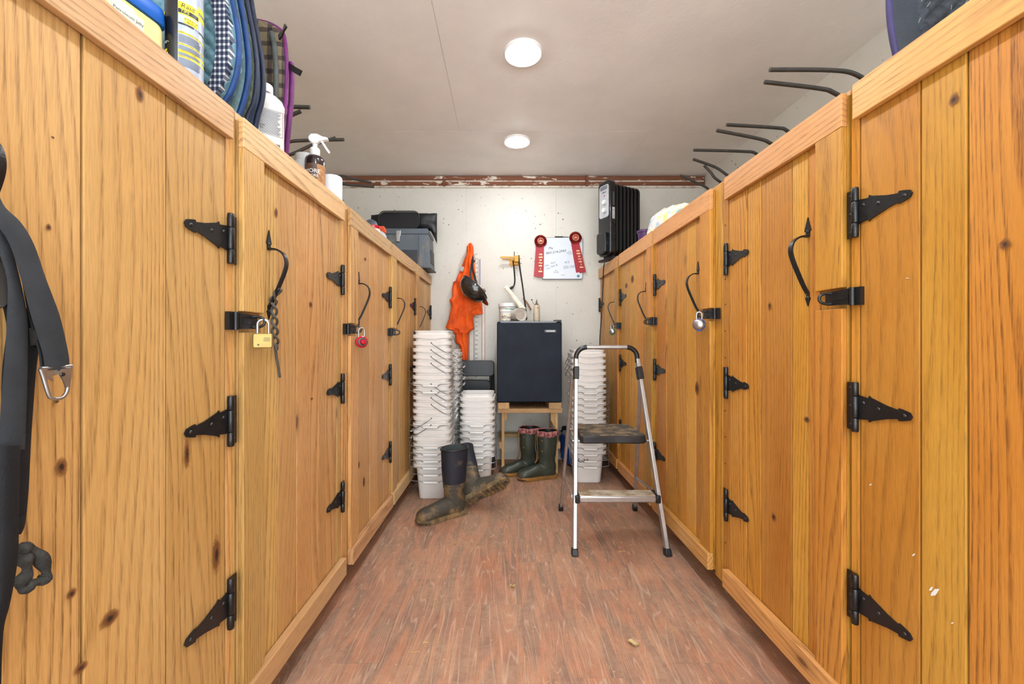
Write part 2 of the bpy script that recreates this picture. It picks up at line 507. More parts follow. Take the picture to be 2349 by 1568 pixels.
# header boards under the ceiling on the back wall, brown with smeared white paint
def beam_mat():
    m, nt, b = new_mat('header_board'); setin(b, Roughness=.7)
    v = obj_coord(nt, (1, 1, 4.0), 9.0)
    c = mix_col(nt, tex_noise(nt, obj_coord(nt, (.2, 1, 6)), 12, 3), rgb(142,86,56), rgb(96,54,34))
    p = ramp(nt, tex_noise(nt, v, 4.5, 5, .65, .6), [(.585, 0.0), (.61, 1.0)])
    c = mix_col(nt, p, c, rgb(222,212,198))
    nt.links.new(c, b.inputs['Base Color'])
    return m
BEAM = beam_mat()
DIRTYW = mat('dirty_white_paint', rgb(214,204,190), .7, col2=rgb(150,110,80), vscale=14, thr=(.5,.7))
trim_1 = struct('trim_1', MB().box(WL, WR, BACK-.012, BACK, 2.29, CEIL), WALLBASE)
edges = [WL, at(1020,0,BACK).x, at(1345,0,BACK).x, WR]
for a, b in zip(edges[:-1], edges[1:]):
    obj('board', MB().box(a+.012, b-.012, BACK-.03, BACK-.012, 2.347, 2.381), BEAM, trim_1, 0, .003)
    obj('board', MB().box(a+.012, b-.012, BACK-.026, BACK-.012, 2.305, 2.336), BEAM, trim_1, 0, .003)
    obj('paint_strip', MB().box(a+.012, b-.012, BACK-.022, BACK-.012, 2.336, 2.347), DIRTYW, trim_1, 0)
for e in edges[1:-1]:
    obj('stud', MB().box(e-.011, e+.011, BACK-.034, BACK-.012, 2.296, CEIL-.002), BEAM, trim_1, 0, .002)
obj('ledge', MB().box(WL, WR, BACK-.024, BACK-.01, 2.286, 2.303), DIRTYW, trim_1, 0, .002)

# recessed cans
RINGM = mat('lamp_trim', rgb(236,234,232), .4, var=.02)
CANM = mat('lamp_can', rgb(240,240,240), .35, var=.01)
BULB = emis('lamp_bulb', (.93, .965, 1.0, 1), LAMP_STRENGTH)
can_labels = ['round recessed ceiling light between the board seam and the open floor', 'round recessed ceiling light beside the board seam near the header boards',
              'round recessed ceiling light over the twisted wire locker', 'round recessed ceiling light over the nearest lockers']
for (lx, ly), lb in zip(LIGHTS, can_labels):
    t = thing('recessed_light', lb, 'light', (lx, ly, CEIL-.012), group='recessed ceiling lights')
    obj('trim_ring', MB().lathe([(.093,.012),(.093,.006),(.088,0),(.078,.001),(.074,.010)], 40), RINGM, t)
    obj('can', MB().lathe([(.0745,.008),(.072,.04),(.066,.10),(.066,.14),(.001,.141)], 40), CANM, t)
    obj('bulb', MB().lathe([(.001,-.016),(.02,-.013),(.040,.002),(.050,.030),(.047,.065),(.03,.10),(.018,.125),(.018,.14)], 28), BULB, t)

# ------------------------------------------------------------------ lockers
SIDE = {-1: dict(x=-.645, slope=.00815, top=1.548, rail0=1.462, rail1=1.533, hinges=(1.235,.815,.395), hasp=1.046, hz=1.288),
        1: dict(x=.838, slope=-.0098, top=1.605, rail0=1.516, rail1=1.597, hinges=(1.30,.845,.395), hasp=1.104, hz=1.325)}
_hm = {}
def side_meshes(s):
    # shared hardware meshes in locker coordinates: x = towards the aisle for s=-1
    if s in _hm: return _hm[s]
    k = -s
    def X(mb):
        return MB().add([(k*v[0], v[1], v[2]) for v in mb.v], mb.f)
    d = {}
    # strap hinge; origin on the knuckle line, strap runs towards -y
    strap = [(0,.029),(-.030,.024),(-.032,.030),(-.037,.026),(-.075,.014),(-.098,.0095),(-.100,.0135),(-.108,.012),(-.122,.008),(-.127,0)]
    strap = strap+[(a,-b) for a,b in reversed(strap[:-1])]
    d['strap'] = mesh_of(X(MB().prism(strap, .001, .004, 'yz')), 30)
    leaf = MB().box(.0,.003, .002,.026, -.056,.056)
    d['leaf'] = mesh_of(X(leaf), 30)
    kn = MB()
    for z0, z1 in ((-.058,-.026),(-.0245,.0245),(.026,.058)):
        kn.lathe([(.0005,z0),(.0062,z0),(.0072,z0+.002),(.0072,z1-.002),(.0062,z1),(.0005,z1)], 14, Matrix.Translation((.0075,.0,0)))
    d['knuckle'] = mesh_of(X(kn), 40)
    d['screw'] = mesh_of(MB().lathe([(.0042,0),(.0038,.0012),(.002,.0022),(.0004,.0025)], 10, Matrix.Rotation(PI/2*k, 4, 'Y')), 60)
    # handle: origin at the upper attachment
    tp = [(0,.052),(.0115,.016),(.0065,.013),(.0065,-.002),(-.0065,-.002),(-.0065,.013),(-.0115,.016)]
    bp = [(0,-.034),(.009,-.012),(.005,-.009),(.005,.004),(-.005,.004),(-.005,-.009),(-.009,-.012)]
    d['plate'] = mesh_of(X(MB().prism(tp, 0, .003, 'yz')), 30)
    d['plate2'] = mesh_of(X(MB().prism(bp, 0, .003, 'yz', Matrix.Translation((0,0,-.155)))), 30)
    gp = smooth_path([(.002,0,0),(.014,0,.0005),(.030,0,-.004),(.044,0,-.017),(.049,0,-.038),(.044,0,-.062),(.028,0,-.102),(.012,0,-.138),(.002,0,-.155)], 5)
    d['grip'] = mesh_of(X(MB().strap(gp, [.011+.003*math.sin(PI*i/(len(gp)-1)) for i in range(len(gp))], .0045, (0,1,0))), 40)
    # hasp: origin on its knuckle, plate runs towards +y over the latch stile gap
    hp = [(.004,-.019),(.05,-.017),(.064,-.017),(.070,-.011),(.070,.011),(.064,.017),(.05,.017),(.004,.019)]
    d['hasp'] = mesh_of(X(MB().prism(hp, .016, .0195, 'yz').box(.0185,.022, .012,.05, -.006,.006)), 30)
    d['hknuckle'] = mesh_of(X(MB().lathe([(.0005,-.021),(.006,-.021),(.006,.021),(.0005,.021)], 12, Matrix.Translation((.013,0,0))).box(.0,.010,-.018,.0,-.021,.021)), 40)
    sp = smooth_path([(.016,.052,-.012),(.030,.056,-.013),(.041,.058,-.008),(.044,.059,0),(.041,.058,.008),(.030,.056,.013),(.016,.052,.012)], 4)
    d['staple'] = mesh_of(X(MB().tube(sp, .0035, 8)), 60)
    _hm[s] = d
    return d

def locker(s, u0, u1, c0, c1, seams, stiles, label, nails=(), latch=.083, hasp_u=None, knots=(), flecks=(), full_body=True):
    """door from u0 to u1 along the row, carcass from c0 to c1"""
    S = SIDE[s]; k = -s; d = side_meshes(s)
    root = thing('tack_locker', label, 'cabinet', (S['x']+S['slope']*u0, u0, 0), (0, 0, -math.atan(S['slope'])), 'oak tack lockers along the aisle')
    ov, oh = OAK[(s,'v')], OAK[(s,'h')]
    def B(w0, w1, a, b, z0, z1):
        a0, a1 = sorted((k*w0, k*w1)); return MB().box(a0, a1, a-u0, b-u0, z0, z1)
    depth = .80
    body = B(-depth, -.024, c0+.001, c1-.001, .10, S['top'])
    obj('carcass', body, ov, root, 0, .002)
    obj('toe_kick', B(-depth, -.10, c0+.001, c1-.001, .0, .10), ov, root, 0)
    for a, b in stiles:
        obj('face_stile', B(-.024, -.003, a, b, .085, S['top']-.004), ov, root, 0, .002)
    obj('face_rail', B(-.024, -.006, c0+.004, c1-.004, S['rail1']-.005, S['top']), oh, root, 0, .001)
    cuts = [u0]+[q for q in seams]+[u1]
    for a, b in zip(cuts[:-1], cuts[1:]):
        j = random.uniform(-.0012, .0012)
        obj('plank', B(-.0225, j, a+.0018, b-.0018, .102, S['rail1']-.004), ov, root, 0, .0015)
    T = .016
    obj('top_rail', B(.0014, T, u0, u1+.004, S['rail0'], S['rail1']), oh, root, 0, .0018)
    hz = S['hasp']
    obj('latch_stile', B(.0014, T-.001, u0+.0005, u0+latch, hz+.024, S['rail0']), ov, root, 0, .0018)
    obj('latch_stile', B(.0014, T-.001, u0+.0005, u0+latch, .165, hz-.026), ov, root, 0, .0018)
    obj('bottom_rail', B(.0014, T+.009, u0, u1, .10, .165), oh, root, 0, .0018)
    # hardware
    for z in S['hinges']:
        h = bpy.data.objects.new('hinge', d['strap']); C.objects.link(h); h.parent = root
        if not d['strap'].materials: d['strap'].materials.append(IRON)
        h.location = (0, u1+.006-u0, z)
        link('leaf', d['leaf'], IRON, h); link('knuckle', d['knuckle'], IRON, h)
        for (yy, zz) in ((-.018,.012),(-.055,.004),(-.112,0),(.017,.043),(.017,.0),(.017,-.043)):
            link('screw', d['screw'], SCREW, h, loc=(k*(.004 if yy < 0 else .003), yy, zz))
    hd = link('door_handle', d['grip'], IRON, root, loc=(0, .124, S['hz']-.042))
    link('top_plate', d['plate'], IRON, hd); link('bottom_plate', d['plate2'], IRON, hd)
    link('screw', d['screw'], SCREW, hd, loc=(k*.003, 0, .014)); link('screw', d['screw'], SCREW, hd, loc=(k*.003, 0, -.166))
    hu = -.026 if hasp_u is None else hasp_u
    hs = link('hasp', d['hasp'], IRON, root, loc=(0, hu, hz))
    link('knuckle', d['hknuckle'], IRON, hs); link('staple', d['staple'], IRON, hs)
    for u, z in nails:
        obj('nail', MB().lathe([(.0032,0),(.003,.0008),(.0005,.001)], 8, Matrix.Translation((k*-.003, u-u0, z)) @ Matrix.Rotation(PI/2*k, 4, 'Y')), SCREW, root)
    for (u, z, ru, rz) in knots:
        rnd = random.Random(u*100+z)
        ph = rnd.random()*6
        ring = [(math.cos(a)*ru*(1+.22*math.sin(3*a+ph)), math.sin(a)*rz*(1+.18*math.sin(2*a+ph))) for a in [2*PI*i/14 for i in range(14)]]
        obj('knot', MB().prism([(u-u0+p, z+q) for p, q in ring], k*.0012, k*.0019, 'yz'), KNOT, root, 0)
    for (u, z, L, a) in flecks:
        ca, sa = math.cos(a), math.sin(a)
        pts = [(-L/2,0),(-L/4,L*.13),(L/3,L*.10),(L/2,0),(L/5,-L*.12)]
        obj('paint_fleck', MB().prism([(u-u0+p*ca-q*sa, z+p*sa+q*ca) for p, q in pts], k*.0, k*.0017, 'yz'), WHITEPL, root, 0)
    return root

def uz(s, px, py):
    S = SIDE[s]
    Y = S['x']/((px-VPX)/FPX-S['slope'])
    return Y, 1-(py-VPY)*Y/FPX

def kn(s, px, py, wpx, hpx):
    Y, z = uz(s, px, py); Y2, _ = uz(s, px+wpx*.5, py)
    return (Y, z, abs(Y2-Y)*1.5, hpx*.75*Y/FPX)

LK = []
LK.append(locker(-1, .345, .918, .30, .945, [.43, .6085, .758], [(.302,.342),(.922,.945)],
    'honey oak tack locker with the black webbing harness hung on its door',
    knots=[kn(-1,320,216,14,28), kn(-1,110,521,10,12), kn(-1,118,315,6,6), kn(-1,127,920,10,10), kn(-1,246,1420,34,34), kn(-1,138,1070,22,36), kn(-1,162,1361,18,20), kn(-1,180,1534,26,22), kn(-1,494,1272,14,76), kn(-1,428,1040,10,50)]))
LK.append(locker(-1, .957, 1.546, .946, 1.566, [1.042, 1.128, 1.226, 1.37, 1.515], [(.946,.955),(1.549,1.566)],
    'honey oak tack locker with brass padlock and a twisted wire on its handle', hasp_u=-.024,
    knots=[kn(-1,633,488,5,18), kn(-1,711,698,6,14), kn(-1,714,914,4,5)]))
LK.append(locker(-1, 1.611, 2.176, 1.567, 2.186, [1.695, 1.735, 1.874, 1.99, 2.08], [(1.569,1.607),(2.179,2.186)],
    'honey oak tack locker locked with a red dial padlock', hasp_u=-.022,
    knots=[kn(-1,837,594,4,8), kn(-1,822,1066,4,14), kn(-1,834,1105,4,22)]))
LK.append(locker(-1, 2.20, 2.76, 2.187, 2.772, [2.284, 2.38, 2.50, 2.63], [(2.187,2.197),(2.763,2.772)],
    'honey oak tack locker next to the tall bucket stack, hasp without a padlock'))
LK.append(locker(-1, 2.79, 3.32, 2.773, 3.38, [2.874, 2.98, 3.09, 3.2], [(2.773,2.787),(3.324,3.38)],
    'honey oak tack locker at the back wall with the grey toolbox on top'))
LK.append(locker(1, .35, .934, .31, .962, [.433, .615, .72, .80], [(.312,.346),(.940,.962)],
    'amber oak tack locker with white paint flecks and a round knot hole',
    knots=[kn(1,2193,227,20,30), kn(1,2308,560,22,22), kn(1,1000,0,0,0)][:2],
    flecks=[(uz(1,2146,1358)[0], uz(1,2146,1358)[1], .026, -1.0), (uz(1,2137,1350)[0], uz(1,2137,1350)[1], .012, -1.1), (uz(1,2097,1272)[0], uz(1,2097,1272)[1], .009, -1.0), (uz(1,1998,1111)[0], uz(1,1998,1111)[1], .008, -.8), (uz(1,2186,1428)[0], uz(1,2186,1428)[1], .006, -.9), (uz(1,2083,638)[0], uz(1,2083,638)[1], .006, .3)]))
nz = [uz(1,1663,q) for q in (455, 516, 640, 698, 759, 820, 942, 1002, 1063, 1245)]
LK.append(locker(1, .967, 1.471, .963, 1.515, [1.05, 1.092, 1.154, 1.291, 1.364], [(1.480,1.515)],
    'amber oak tack locker with an open black hasp and a row of nail holes', nails=[(1.50, z) for _, z in nz],
    knots=[kn(1,1852,962,10,13), kn(1,1919,1090,8,12), kn(1,1902,402,7,9), kn(1,1766,702,6,14), kn(1,1775,1185,7,14), kn(1,1914,1150,8,10), kn(1,1928,1150,6,8)]))
LK.append(locker(1, 1.575, 2.155, 1.516, 2.168, [1.658, 1.72, 1.80, 1.90, 2.02], [(1.518,1.571),(2.158,2.168)],
    'amber oak tack locker locked with a blue and chrome padlock', hasp_u=-.03,
    knots=[kn(1,1600,890,7,30)]))
LK.append(locker(1, 2.185, 2.783, 2.169, 2.80, [2.268, 2.36, 2.47, 2.58, 2.68], [(2.169,2.182),(2.787,2.80)],
    'amber oak tack locker beside the step stool, its hasp without a padlock',
    knots=[kn(1,1451,640,5,14), kn(1,1437,655,4,9)]))
LK.append(locker(1, 2.82, 3.36, 2.801, 3.38, [2.903, 3.0, 3.1, 3.23], [(2.801,2.816)],
    'amber oak tack locker at the back wall under the black heater'))

# padlocks hang from the staples
def padlock_at(s, u0, hu=-.026):
    S = SIDE[s]
    return Vector((S['x']+S['slope']*u0, u0, 0)) + Vector((-s*.041, hu+.058, S['hasp']))

def shackle(h=.03, w=.022, r=.003):
    pts = [(-w/2,0,-.004),(-w/2,0,h-w/2)]+[(w/2*math.cos(math.radians(180-20*i)),0,h-w/2+w/2*math.sin(math.radians(180-20*i))) for i in range(1,9)]+[(w/2,0,h-w/2),(w/2,0,-.004)]
    return MB().tube(pts, r, 10)

p = padlock_at(-1, .957, -.024)
t = thing('padlock', 'brass padlock with chrome shackle on the wire twisted locker', 'padlock', p+Vector((0,0,-.064)), (0,0,math.radians(24)), 'padlocks on the lockers')
bd = MB().prism(rrect(.042, .036, .005, 4, 0, .018), -.009, .009, 'xz')
o = obj('body', bd, BRASS, t, 30, .0018)
engr = MB()
for i in range(3): engr.box(.002,.016,-.0094,-.009, .024-i*.0035,.0252-i*.0035)
engr.lathe([(.0022,0),(.0022,.0004),(.0001,.0004)], 10, Matrix.Translation((-.009,-.009,.008)) @ Matrix.Rotation(PI/2, 4, 'X'))
obj('engraving', engr, BLACKPL, o)
sh = shackle(.034, .024, .0035); sh.v = [(a,b,c+.036) for a,b,c in sh.v]
obj('shackle', sh, STEEL, t)

p = padlock_at(-1, 1.611, -.022)
RED = mat('red_enamel', rgb(196,18,46), .25, 0, .5, .1, coat=.4)
t = thing('padlock', 'red round dial padlock on a honey oak locker', 'padlock', p+Vector((.004,0,-.076)), (0,0,math.radians(40)), 'padlocks on the lockers')
R90 = Matrix.Rotation(PI/2, 4, 'X')
bd = MB().lathe([(.0005,-.011),(.022,-.011),(.0245,-.008),(.0245,.007),(.021,.010),(.0005,.010)], 28, Matrix.Translation((0,0,.025)) @ R90)
o = obj('body', bd, RED, t)
dl = MB().lathe([(.018,0),(.018,.003),(.016,.004),(.0005,.004)], 28, Matrix.Translation((0,-.010,.025)) @ R90)
o2 = obj('dial', dl, BLACKPL, t)
tk = MB()
for i in range(20):
    tk.box(-.0004,.0004,-.0148,-.0141,.0135,.0165, Matrix.Translation((0,0,.025)) @ Matrix.Rotation(2*PI*i/20, 4, 'Y'))
obj('tick', tk, WHITEPL, o2)
obj('knob', MB().lathe([(.011,0),(.0095,.006),(.009,.012),(.0005,.013)], 18, Matrix.Translation((0,-.0142,.025)) @ R90), RED, t)
sh = shackle(.034, .024, .0035); sh.v = [(a,b,c+.048) for a,b,c in sh.v]
obj('shackle', sh, STEEL, t)

for (u0, hu, colr, nm) in ((1.575, -.03, rgb(24,84,190), 'blue'), (2.82, -.026, rgb(30,160,70), 'green')):
    p = padlock_at(1, u0, hu)
    t = thing('padlock', 'small chrome padlock with a %s band on an amber oak locker' % nm, 'padlock', p+Vector((-.003,0,-.062)), (0,0,math.radians(-35)), 'padlocks on the lockers')
    bm_ = mat(nm+'_band', colr, .35)
    obj('body', MB().lathe([(.0005,-.016),(.014,-.015),(.021,-.009),(.0225,0),(.021,.009),(.014,.015),(.0005,.016)], 24, Matrix.Translation((0,0,.022)) @ R90), STEEL, t)
    obj('band', MB().lathe([(.0225,-.004),(.0238,-.003),(.0238,.003),(.0225,.004)], 24, Matrix.Translation((0,0,.022)) @ R90), bm_, t)
    obj('foot', MB().box(-.008,.008,-.006,.006,-.004,.004), bm_, t, 30, .002)
    sh = shackle(.03, .02, .003); sh.v = [(a,b,c+.042) for a,b,c in sh.v]
    obj('shackle', sh, STEEL, t)

# twisted wire cord on the handle of the brass padlock locker
S = SIDE[-1]
hx = S['x']+S['slope']*.957; hu0 = .957+.124; hz0 = S['hz']-.042
WIREM = mat('coated_wire', rgb(84,80,74), .5, 0, .4, .2, 80)
wp = []
for i in range(46):
    q = i/45
    z = hz0-.108-.155*q
    w = max(.012, .030-.12*q) if q < .2 else .014
    wp.append((hx+w+.0065*math.cos(q*18), hu0+.0065*math.sin(q*18)+.012*q, z))
m1 = MB().tube(wp, .0035, 8)
wp2 = [(hx+.03,hu0,hz0-.104)]+[(a-2*(.0065*math.cos(i/45*18)), b-2*(.0065*math.sin(i/45*18)), c) for i,(a,b,c) in enumerate(wp)][2:]
e = Vector(wp2[-1])
wp2 += [e+Vector((.002,.004,-.03)), e+Vector((.004,.010,-.062)), e+Vector((.004,.016,-.085))]
m1.tube(wp2, .0035, 8)
m1.lathe([(.0005,-.010),(.005,-.009),(.006,0),(.005,.007),(.0005,.008)], 12, Matrix.Translation(wp[-1]))
single('wire_cord', m1, WIREM, 'grey coated wire twisted around a locker handle above the brass padlock', 'wire')

# ------------------------------------------------------------------ small fridge on its wooden stand
FRIDGE = mat('fridge_black', rgb(17,25,35), .6, 0, .22, .12, 7, .05, 260, col2=rgb(25,35,47))
FRIDGEB = mat('fridge_case', rgb(18,19,21), .5)
fy = 2.95
fl, fr = at(1140,0,fy).x, at(1289,0,fy).x
ft, fb = at(0,735,fy).z, at(0,923,fy).z
t = thing('mini_fridge', 'black compact fridge standing on a wooden stand', 'fridge', ((fl+fr)/2, fy, fb))
dp = MB().box(fl, fr, fy, fy+.045, fb+.004, ft-.012)
o = obj('door', dp, FRIDGE, t, 30, .006, True)
obj('case', MB().box(fl+.004, fr-.004, fy+.048, BACK-.03, fb+.012, ft-.004), FRIDGEB, t, 30, .005, True)
hl = MB().prism([(fl+.012, ft-.004),(fl+.03, ft-.017),(fr-.045, ft-.017),(fr-.03, ft-.004)], fy-.001, fy+.05, 'xz')
obj('door_lip', hl, mat('grey_lip', rgb(120,126,134), .35), t, 30, .002, True)
obj('hinge_cap', MB().box(fr-.055, fr-.002, fy+.004, fy+.06, ft-.010, ft+.006), BLACKPL, t, 30, .003, True)
for xx in (fl+.04, fr-.04):
    obj('foot', MB().lathe([(.0005,0),(.014,0),(.014,.012),(.0005,.012)], 14, Matrix.Translation((xx, fy+.06, fb))), BLACKPL, t, 40, 0, True)
ch = Matrix.Translation((at(1262.5,759,fy).x, fy-.0012, at(0,759,fy).z))
pl = MB().box(-.042,.042,-.0005,.0007,-.0095,.0095, ch)
obj('badge', pl, mat('badge_plate', rgb(70,72,76), .3, .5), o, 30, 0, False).location = -t.location
tx = text_mb('VISSANI', .0185, space=1.0, M=ch @ Matrix.Translation((0,-.0012,0)) @ WALLTEXT)
obj('lettering', tx, mat('badge_letters', rgb(232,224,214), .3, .3), o, 0).location = -t.location

STANDY0, STANDY1 = 2.94, BACK-.05
sl, sr = at(1141,0,fy).x, at(1290,0,fy).x
t = thing('wooden_stand', 'rough pine stand of thin boards under the black fridge', 'stand', ((sl+sr)/2, (STANDY0+STANDY1)/2, 0))
ztop = fb-.001
obj('top_board', MB().box(sl, sr, STANDY0+.01, STANDY1, ztop-.075, ztop-.045), PINEH, t, 0, .002, True)
for xx0, xx1 in ((sl+.004, sl+.088), (sr-.1, sr-.008)):
    obj('block', MB().box(xx0, xx1, STANDY0, STANDY1, ztop-.045, ztop), PINEH, t, 0, .003, True)
for xx in (sl+.03, sr-.052):
    for yy in (STANDY0+.03, STANDY1-.05):
        obj('leg', MB().box(xx, xx+.022, yy, yy+.045, 0, ztop-.075), PINE, t, 0, .002, True)
for xx0, xx1 in ((sl+.052, sl+.075), (sr-.083, sr-.052)):
    obj('bracket', MB().prism([(xx0,ztop-.075),(xx1,ztop-.075),(xx1,ztop-.19),(xx0,ztop-.13)] if xx0 > 0.1 else [(xx0,ztop-.075),(xx1,ztop-.075),(xx1,ztop-.13),(xx0,ztop-.14)], STANDY0+.035, STANDY0+.07, 'xz'), PINE, t, 0, .002, True)
obj('shelf_slat', MB().box(sl+.03, sr-.03, STANDY1-.1, STANDY1-.02, .22, .245), PINEH, t, 0, .002, True)
obj('side_rail', MB().box(sl+.012, sl+.03, STANDY0+.03, STANDY1, .20, .25), PINE, t, 0, .002, True)
obj('side_rail', MB().box(sr-.03, sr-.012, STANDY0+.03, STANDY1, .20, .25), PINE, t, 0, .002, True)

# things on top of the fridge
fz = ft+.0
CLEARP = mat('clear_tub', rgb(214,208,200), .3, 0, .5, .05)
def tub(name, px0, px1, py0, Y, label, m, cat='tub', lid=True, zb=fz, group=None):
    a, b = at(px0,py0,Y), at(px1,py0,Y)
    r = (b.x-a.x)/2; h = a.z-zb
    t = thing(name, label, cat, ((a.x+b.x)/2, Y+r, zb), group=group)
    obj('body', MB().lathe([(.0005,.001),(r*.86,0),(r*.88,.004),(r*.96,h*.78),(r*.94,h*.78),(r*.84,.01),(.0005,.008)], 32), m, t)
    if lid:
        obj('lid', MB().lathe([(r*.97,h*.80),(r,h*.80),(r,h*.98),(r*.97,h),(.0005,h*.985)], 32), WHITEPL, t)
    return t, r, h
t, r, h = tub('plastic_tub', 1143, 1190, 694, 3.12, 'wide clear plastic tub with a blue and green label on the fridge', CLEARP)
lb = MB()
for i in range(9):
    a0 = math.radians(-112+9*i); a1 = math.radians(-112+9*(i+1)); rr = r*.965
    lb.add([(rr*math.cos(a0),rr*math.sin(a0),h*.3),(rr*math.cos(a1),rr*math.sin(a1),h*.3),(rr*math.cos(a1),rr*math.sin(a1),h*.7),(rr*math.cos(a0),rr*math.sin(a0),h*.7)], [(0,1,2,3)])
obj('label', lb, mat('tub_label', rgb(120,168,206), .5, col2=rgb(96,150,70), vscale=40, thr=(.5,.55)), t)
t, r, h = tub('paper_label_jar', 1146, 1174, 709, 3.03, 'small white jar with brown scribbled lettering on its paper label', WHITEPL, 'jar')
lb = MB()
for i in range(12):
    a0 = math.radians(-150+10*i); a1 = math.radians(-150+10*(i+1)); rr = r*.955
    lb.add([(rr*math.cos(a0),rr*math.sin(a0),h*.06),(rr*math.cos(a1),rr*math.sin(a1),h*.06),(rr*math.cos(a1),rr*math.sin(a1),h*.62),(rr*math.cos(a0),rr*math.sin(a0),h*.62)], [(0,1,2,3)])
obj('label', lb, mat('jar_label', rgb(236,230,214), .6, col2=rgb(176,120,70), vscale=90, thr=(.56,.6)), t)
tm = text_mb('Nose', .034, .3, M=Matrix.Translation((0,0,h*.34)) @ WALLTEXT)
tm.v = [((rr+.0008)*math.sin(v[0]/rr), -(rr+.0008)*math.cos(v[0]/rr), v[2]) for v in tm.v]
obj('handwriting', tm, BLACKPL, t, 0)
# jar lying on its side
c = at(1194,719,2.99); r = .048
t = thing('tipped_jar', 'dusty clear plastic jar lying on its side on the fridge', 'jar', (c.x, 2.99, fz))
M = Matrix.Translation((0,0,r+.001)) @ Matrix.Rotation(math.radians(24), 4, 'Z') @ R90
M2 = Matrix.Translation((0,.0,0)) @ M
obj('body', MB().lathe([(.0005,.004),(r*.7,.004),(r*.74,0),(r*.92,.002),(r,.012),(r,.0-.06),(r*.9,-.09),(r*.9,-.11),(r*.84,-.11)], 32, M2), mat('dusty_jar', rgb(206,200,190), .35, 0, .5, .12, 30), t)
obj('base_disc', MB().lathe([(.0005,.0052),(r*.66,.0052),(r*.66,.002)], 28, M2), mat('dusty_base', rgb(188,176,162), .6), t)
# squeeze bottle
c = at(1231,736,3.05)
t = thing('squeeze_bottle', 'dusty squeeze bottle with a pointed nozzle and tethered cap', 'bottle', (c.x, 3.05, fz))
SQ = mat('dusty_bottle', rgb(204,190,166), .5, col2=rgb(130,100,70), vscale=70, thr=(.6,.66))
obj('body', MB().lathe([(.0005,0),(.023,0),(.025,.004),(.025,.112),(.023,.12),(.014,.124),(.012,.126)], 24), SQ, t)
obj('nozzle', MB().lathe([(.016,.122),(.016,.130),(.009,.133),(.005,.15),(.0025,.165),(.0005,.166)], 16), mat('nozzle', rgb(120,96,72), .6), t)
obj('tether', MB().tube(smooth_path([(-.013,0,.127),(-.022,0,.13),(-.03,0,.145),(-.036,0,.162)], 4), .0016, 6).lathe([(.0005,-.004),(.005,-.004),(.005,.004),(.0005,.004)], 10, Matrix.Translation((-.037,0,.164))), BLACKPL, t)
# power strip leaning on the tubs, its cord and plug
a, b = at(1160,658,3.20), at(1199,707,3.06)
t = thing('power_strip', 'slim off-white power strip leaning against the wall above the tubs', 'power strip', b)
ax = (a-b); L = ax.length; ax.normalize()
side = ax.cross(Vector((0,-1,0))).normalized(); nrm = side.cross(ax)
PS = Matrix((side, nrm, ax)).transposed().to_4x4(); PS.translation = Vector((0,0,0))
IV = mat('ivory_plastic', rgb(232,226,208), .45, 0, .5, .08)
obj('body', MB().box(-.017,.017,-.012,.012,0,L, PS), IV, t, 30, .003)
obj('outlet_strip', MB().box(-.010,.010,-.0165,-.0125,.02,L-.015, PS).box(-.010,.010,.0125,.0165,.02,L-.015, PS), IV, t, 30, .0015)
obj('end_cap', MB().box(-.02,.02,-.014,.014,-.02,.0, PS), IV, t, 30, .005)
# yellow bracket with the two black cords
YEL = mat('yellow_paint', rgb(222,160,40), .4, 0, .5, .12)
c = at(1188,600,BACK-.012)
t = thing('yellow_bracket', 'yellow folding wall bracket holding two black cords', 'bracket', c)
obj('wall_plate', MB().box(-.07,.008,-.006,0,-.035,.02).box(-.034,-.002,-.03,-.006,-.03,.03), YEL, t, 30, .002)
obj('arm', MB().box(-.148,.006,-.055,-.045,.020,.034), YEL, t, 30, .002)
obj('arm', MB().prism([(-.132,.012),(-.03,.002),(-.03,.018),(-.132,.019)], -.035, -.027, 'xz'), YEL, t, 30, .002)
obj('support', MB().box(-.030,.004,-.06,-.03,-.01,.04), YEL, t, 30, .002)
obj('pin', MB().tube([(-.032,-.05,.02),(-.032,-.05,.075)], .003, 8), RODM, t)
obj('screw', MB().tube([(.008,-.02,-.018),(.03,-.02,-.018)], .003, 8), RODM, t)
cordm = mat('black_cord', rgb(28,28,30), .5)
k1 = MB().tube(smooth_path([at(1177,597,BACK-.03), at(1180,625,BACK-.02), at(1181,645,BACK-.02), at(1178,656,BACK-.03), at(1173,660,BACK-.06)], 5), .006, 8)
k1.tube([at(1175,659,BACK-.05), at(1169,663,BACK-.09)], [.012,.011], 10)
single('cord', k1, cordm, 'short black cord with a plug hanging from the yellow bracket', 'cord')
k2 = MB().tube(smooth_path([at(1190,585,BACK-.05), at(1192,610,BACK-.03), at(1198,650,BACK-.02), at(1202,680,BACK-.02), at(1206,708,BACK-.04), at(1208,732,BACK-.09)], 5), .006, 8)
single('cord', k2, cordm, 'long black cord running from the yellow bracket down behind the fridge', 'cord')
LEATH = mat('brown_leather', rgb(164,104,48), .55, col2=rgb(110,62,28))
k3 = MB().strap(smooth_path([at(1200,683,BACK-.022), at(1204,688,BACK-.022), at(1210,695,BACK-.024), at(1215,704,BACK-.024), at(1218,710,BACK-.02)], 4), [.012]*16+[.02], .004, (1,0,.4))
single('leather_strap', k3, LEATH, 'short brown leather strap hanging on the wall above the fridge', 'strap')

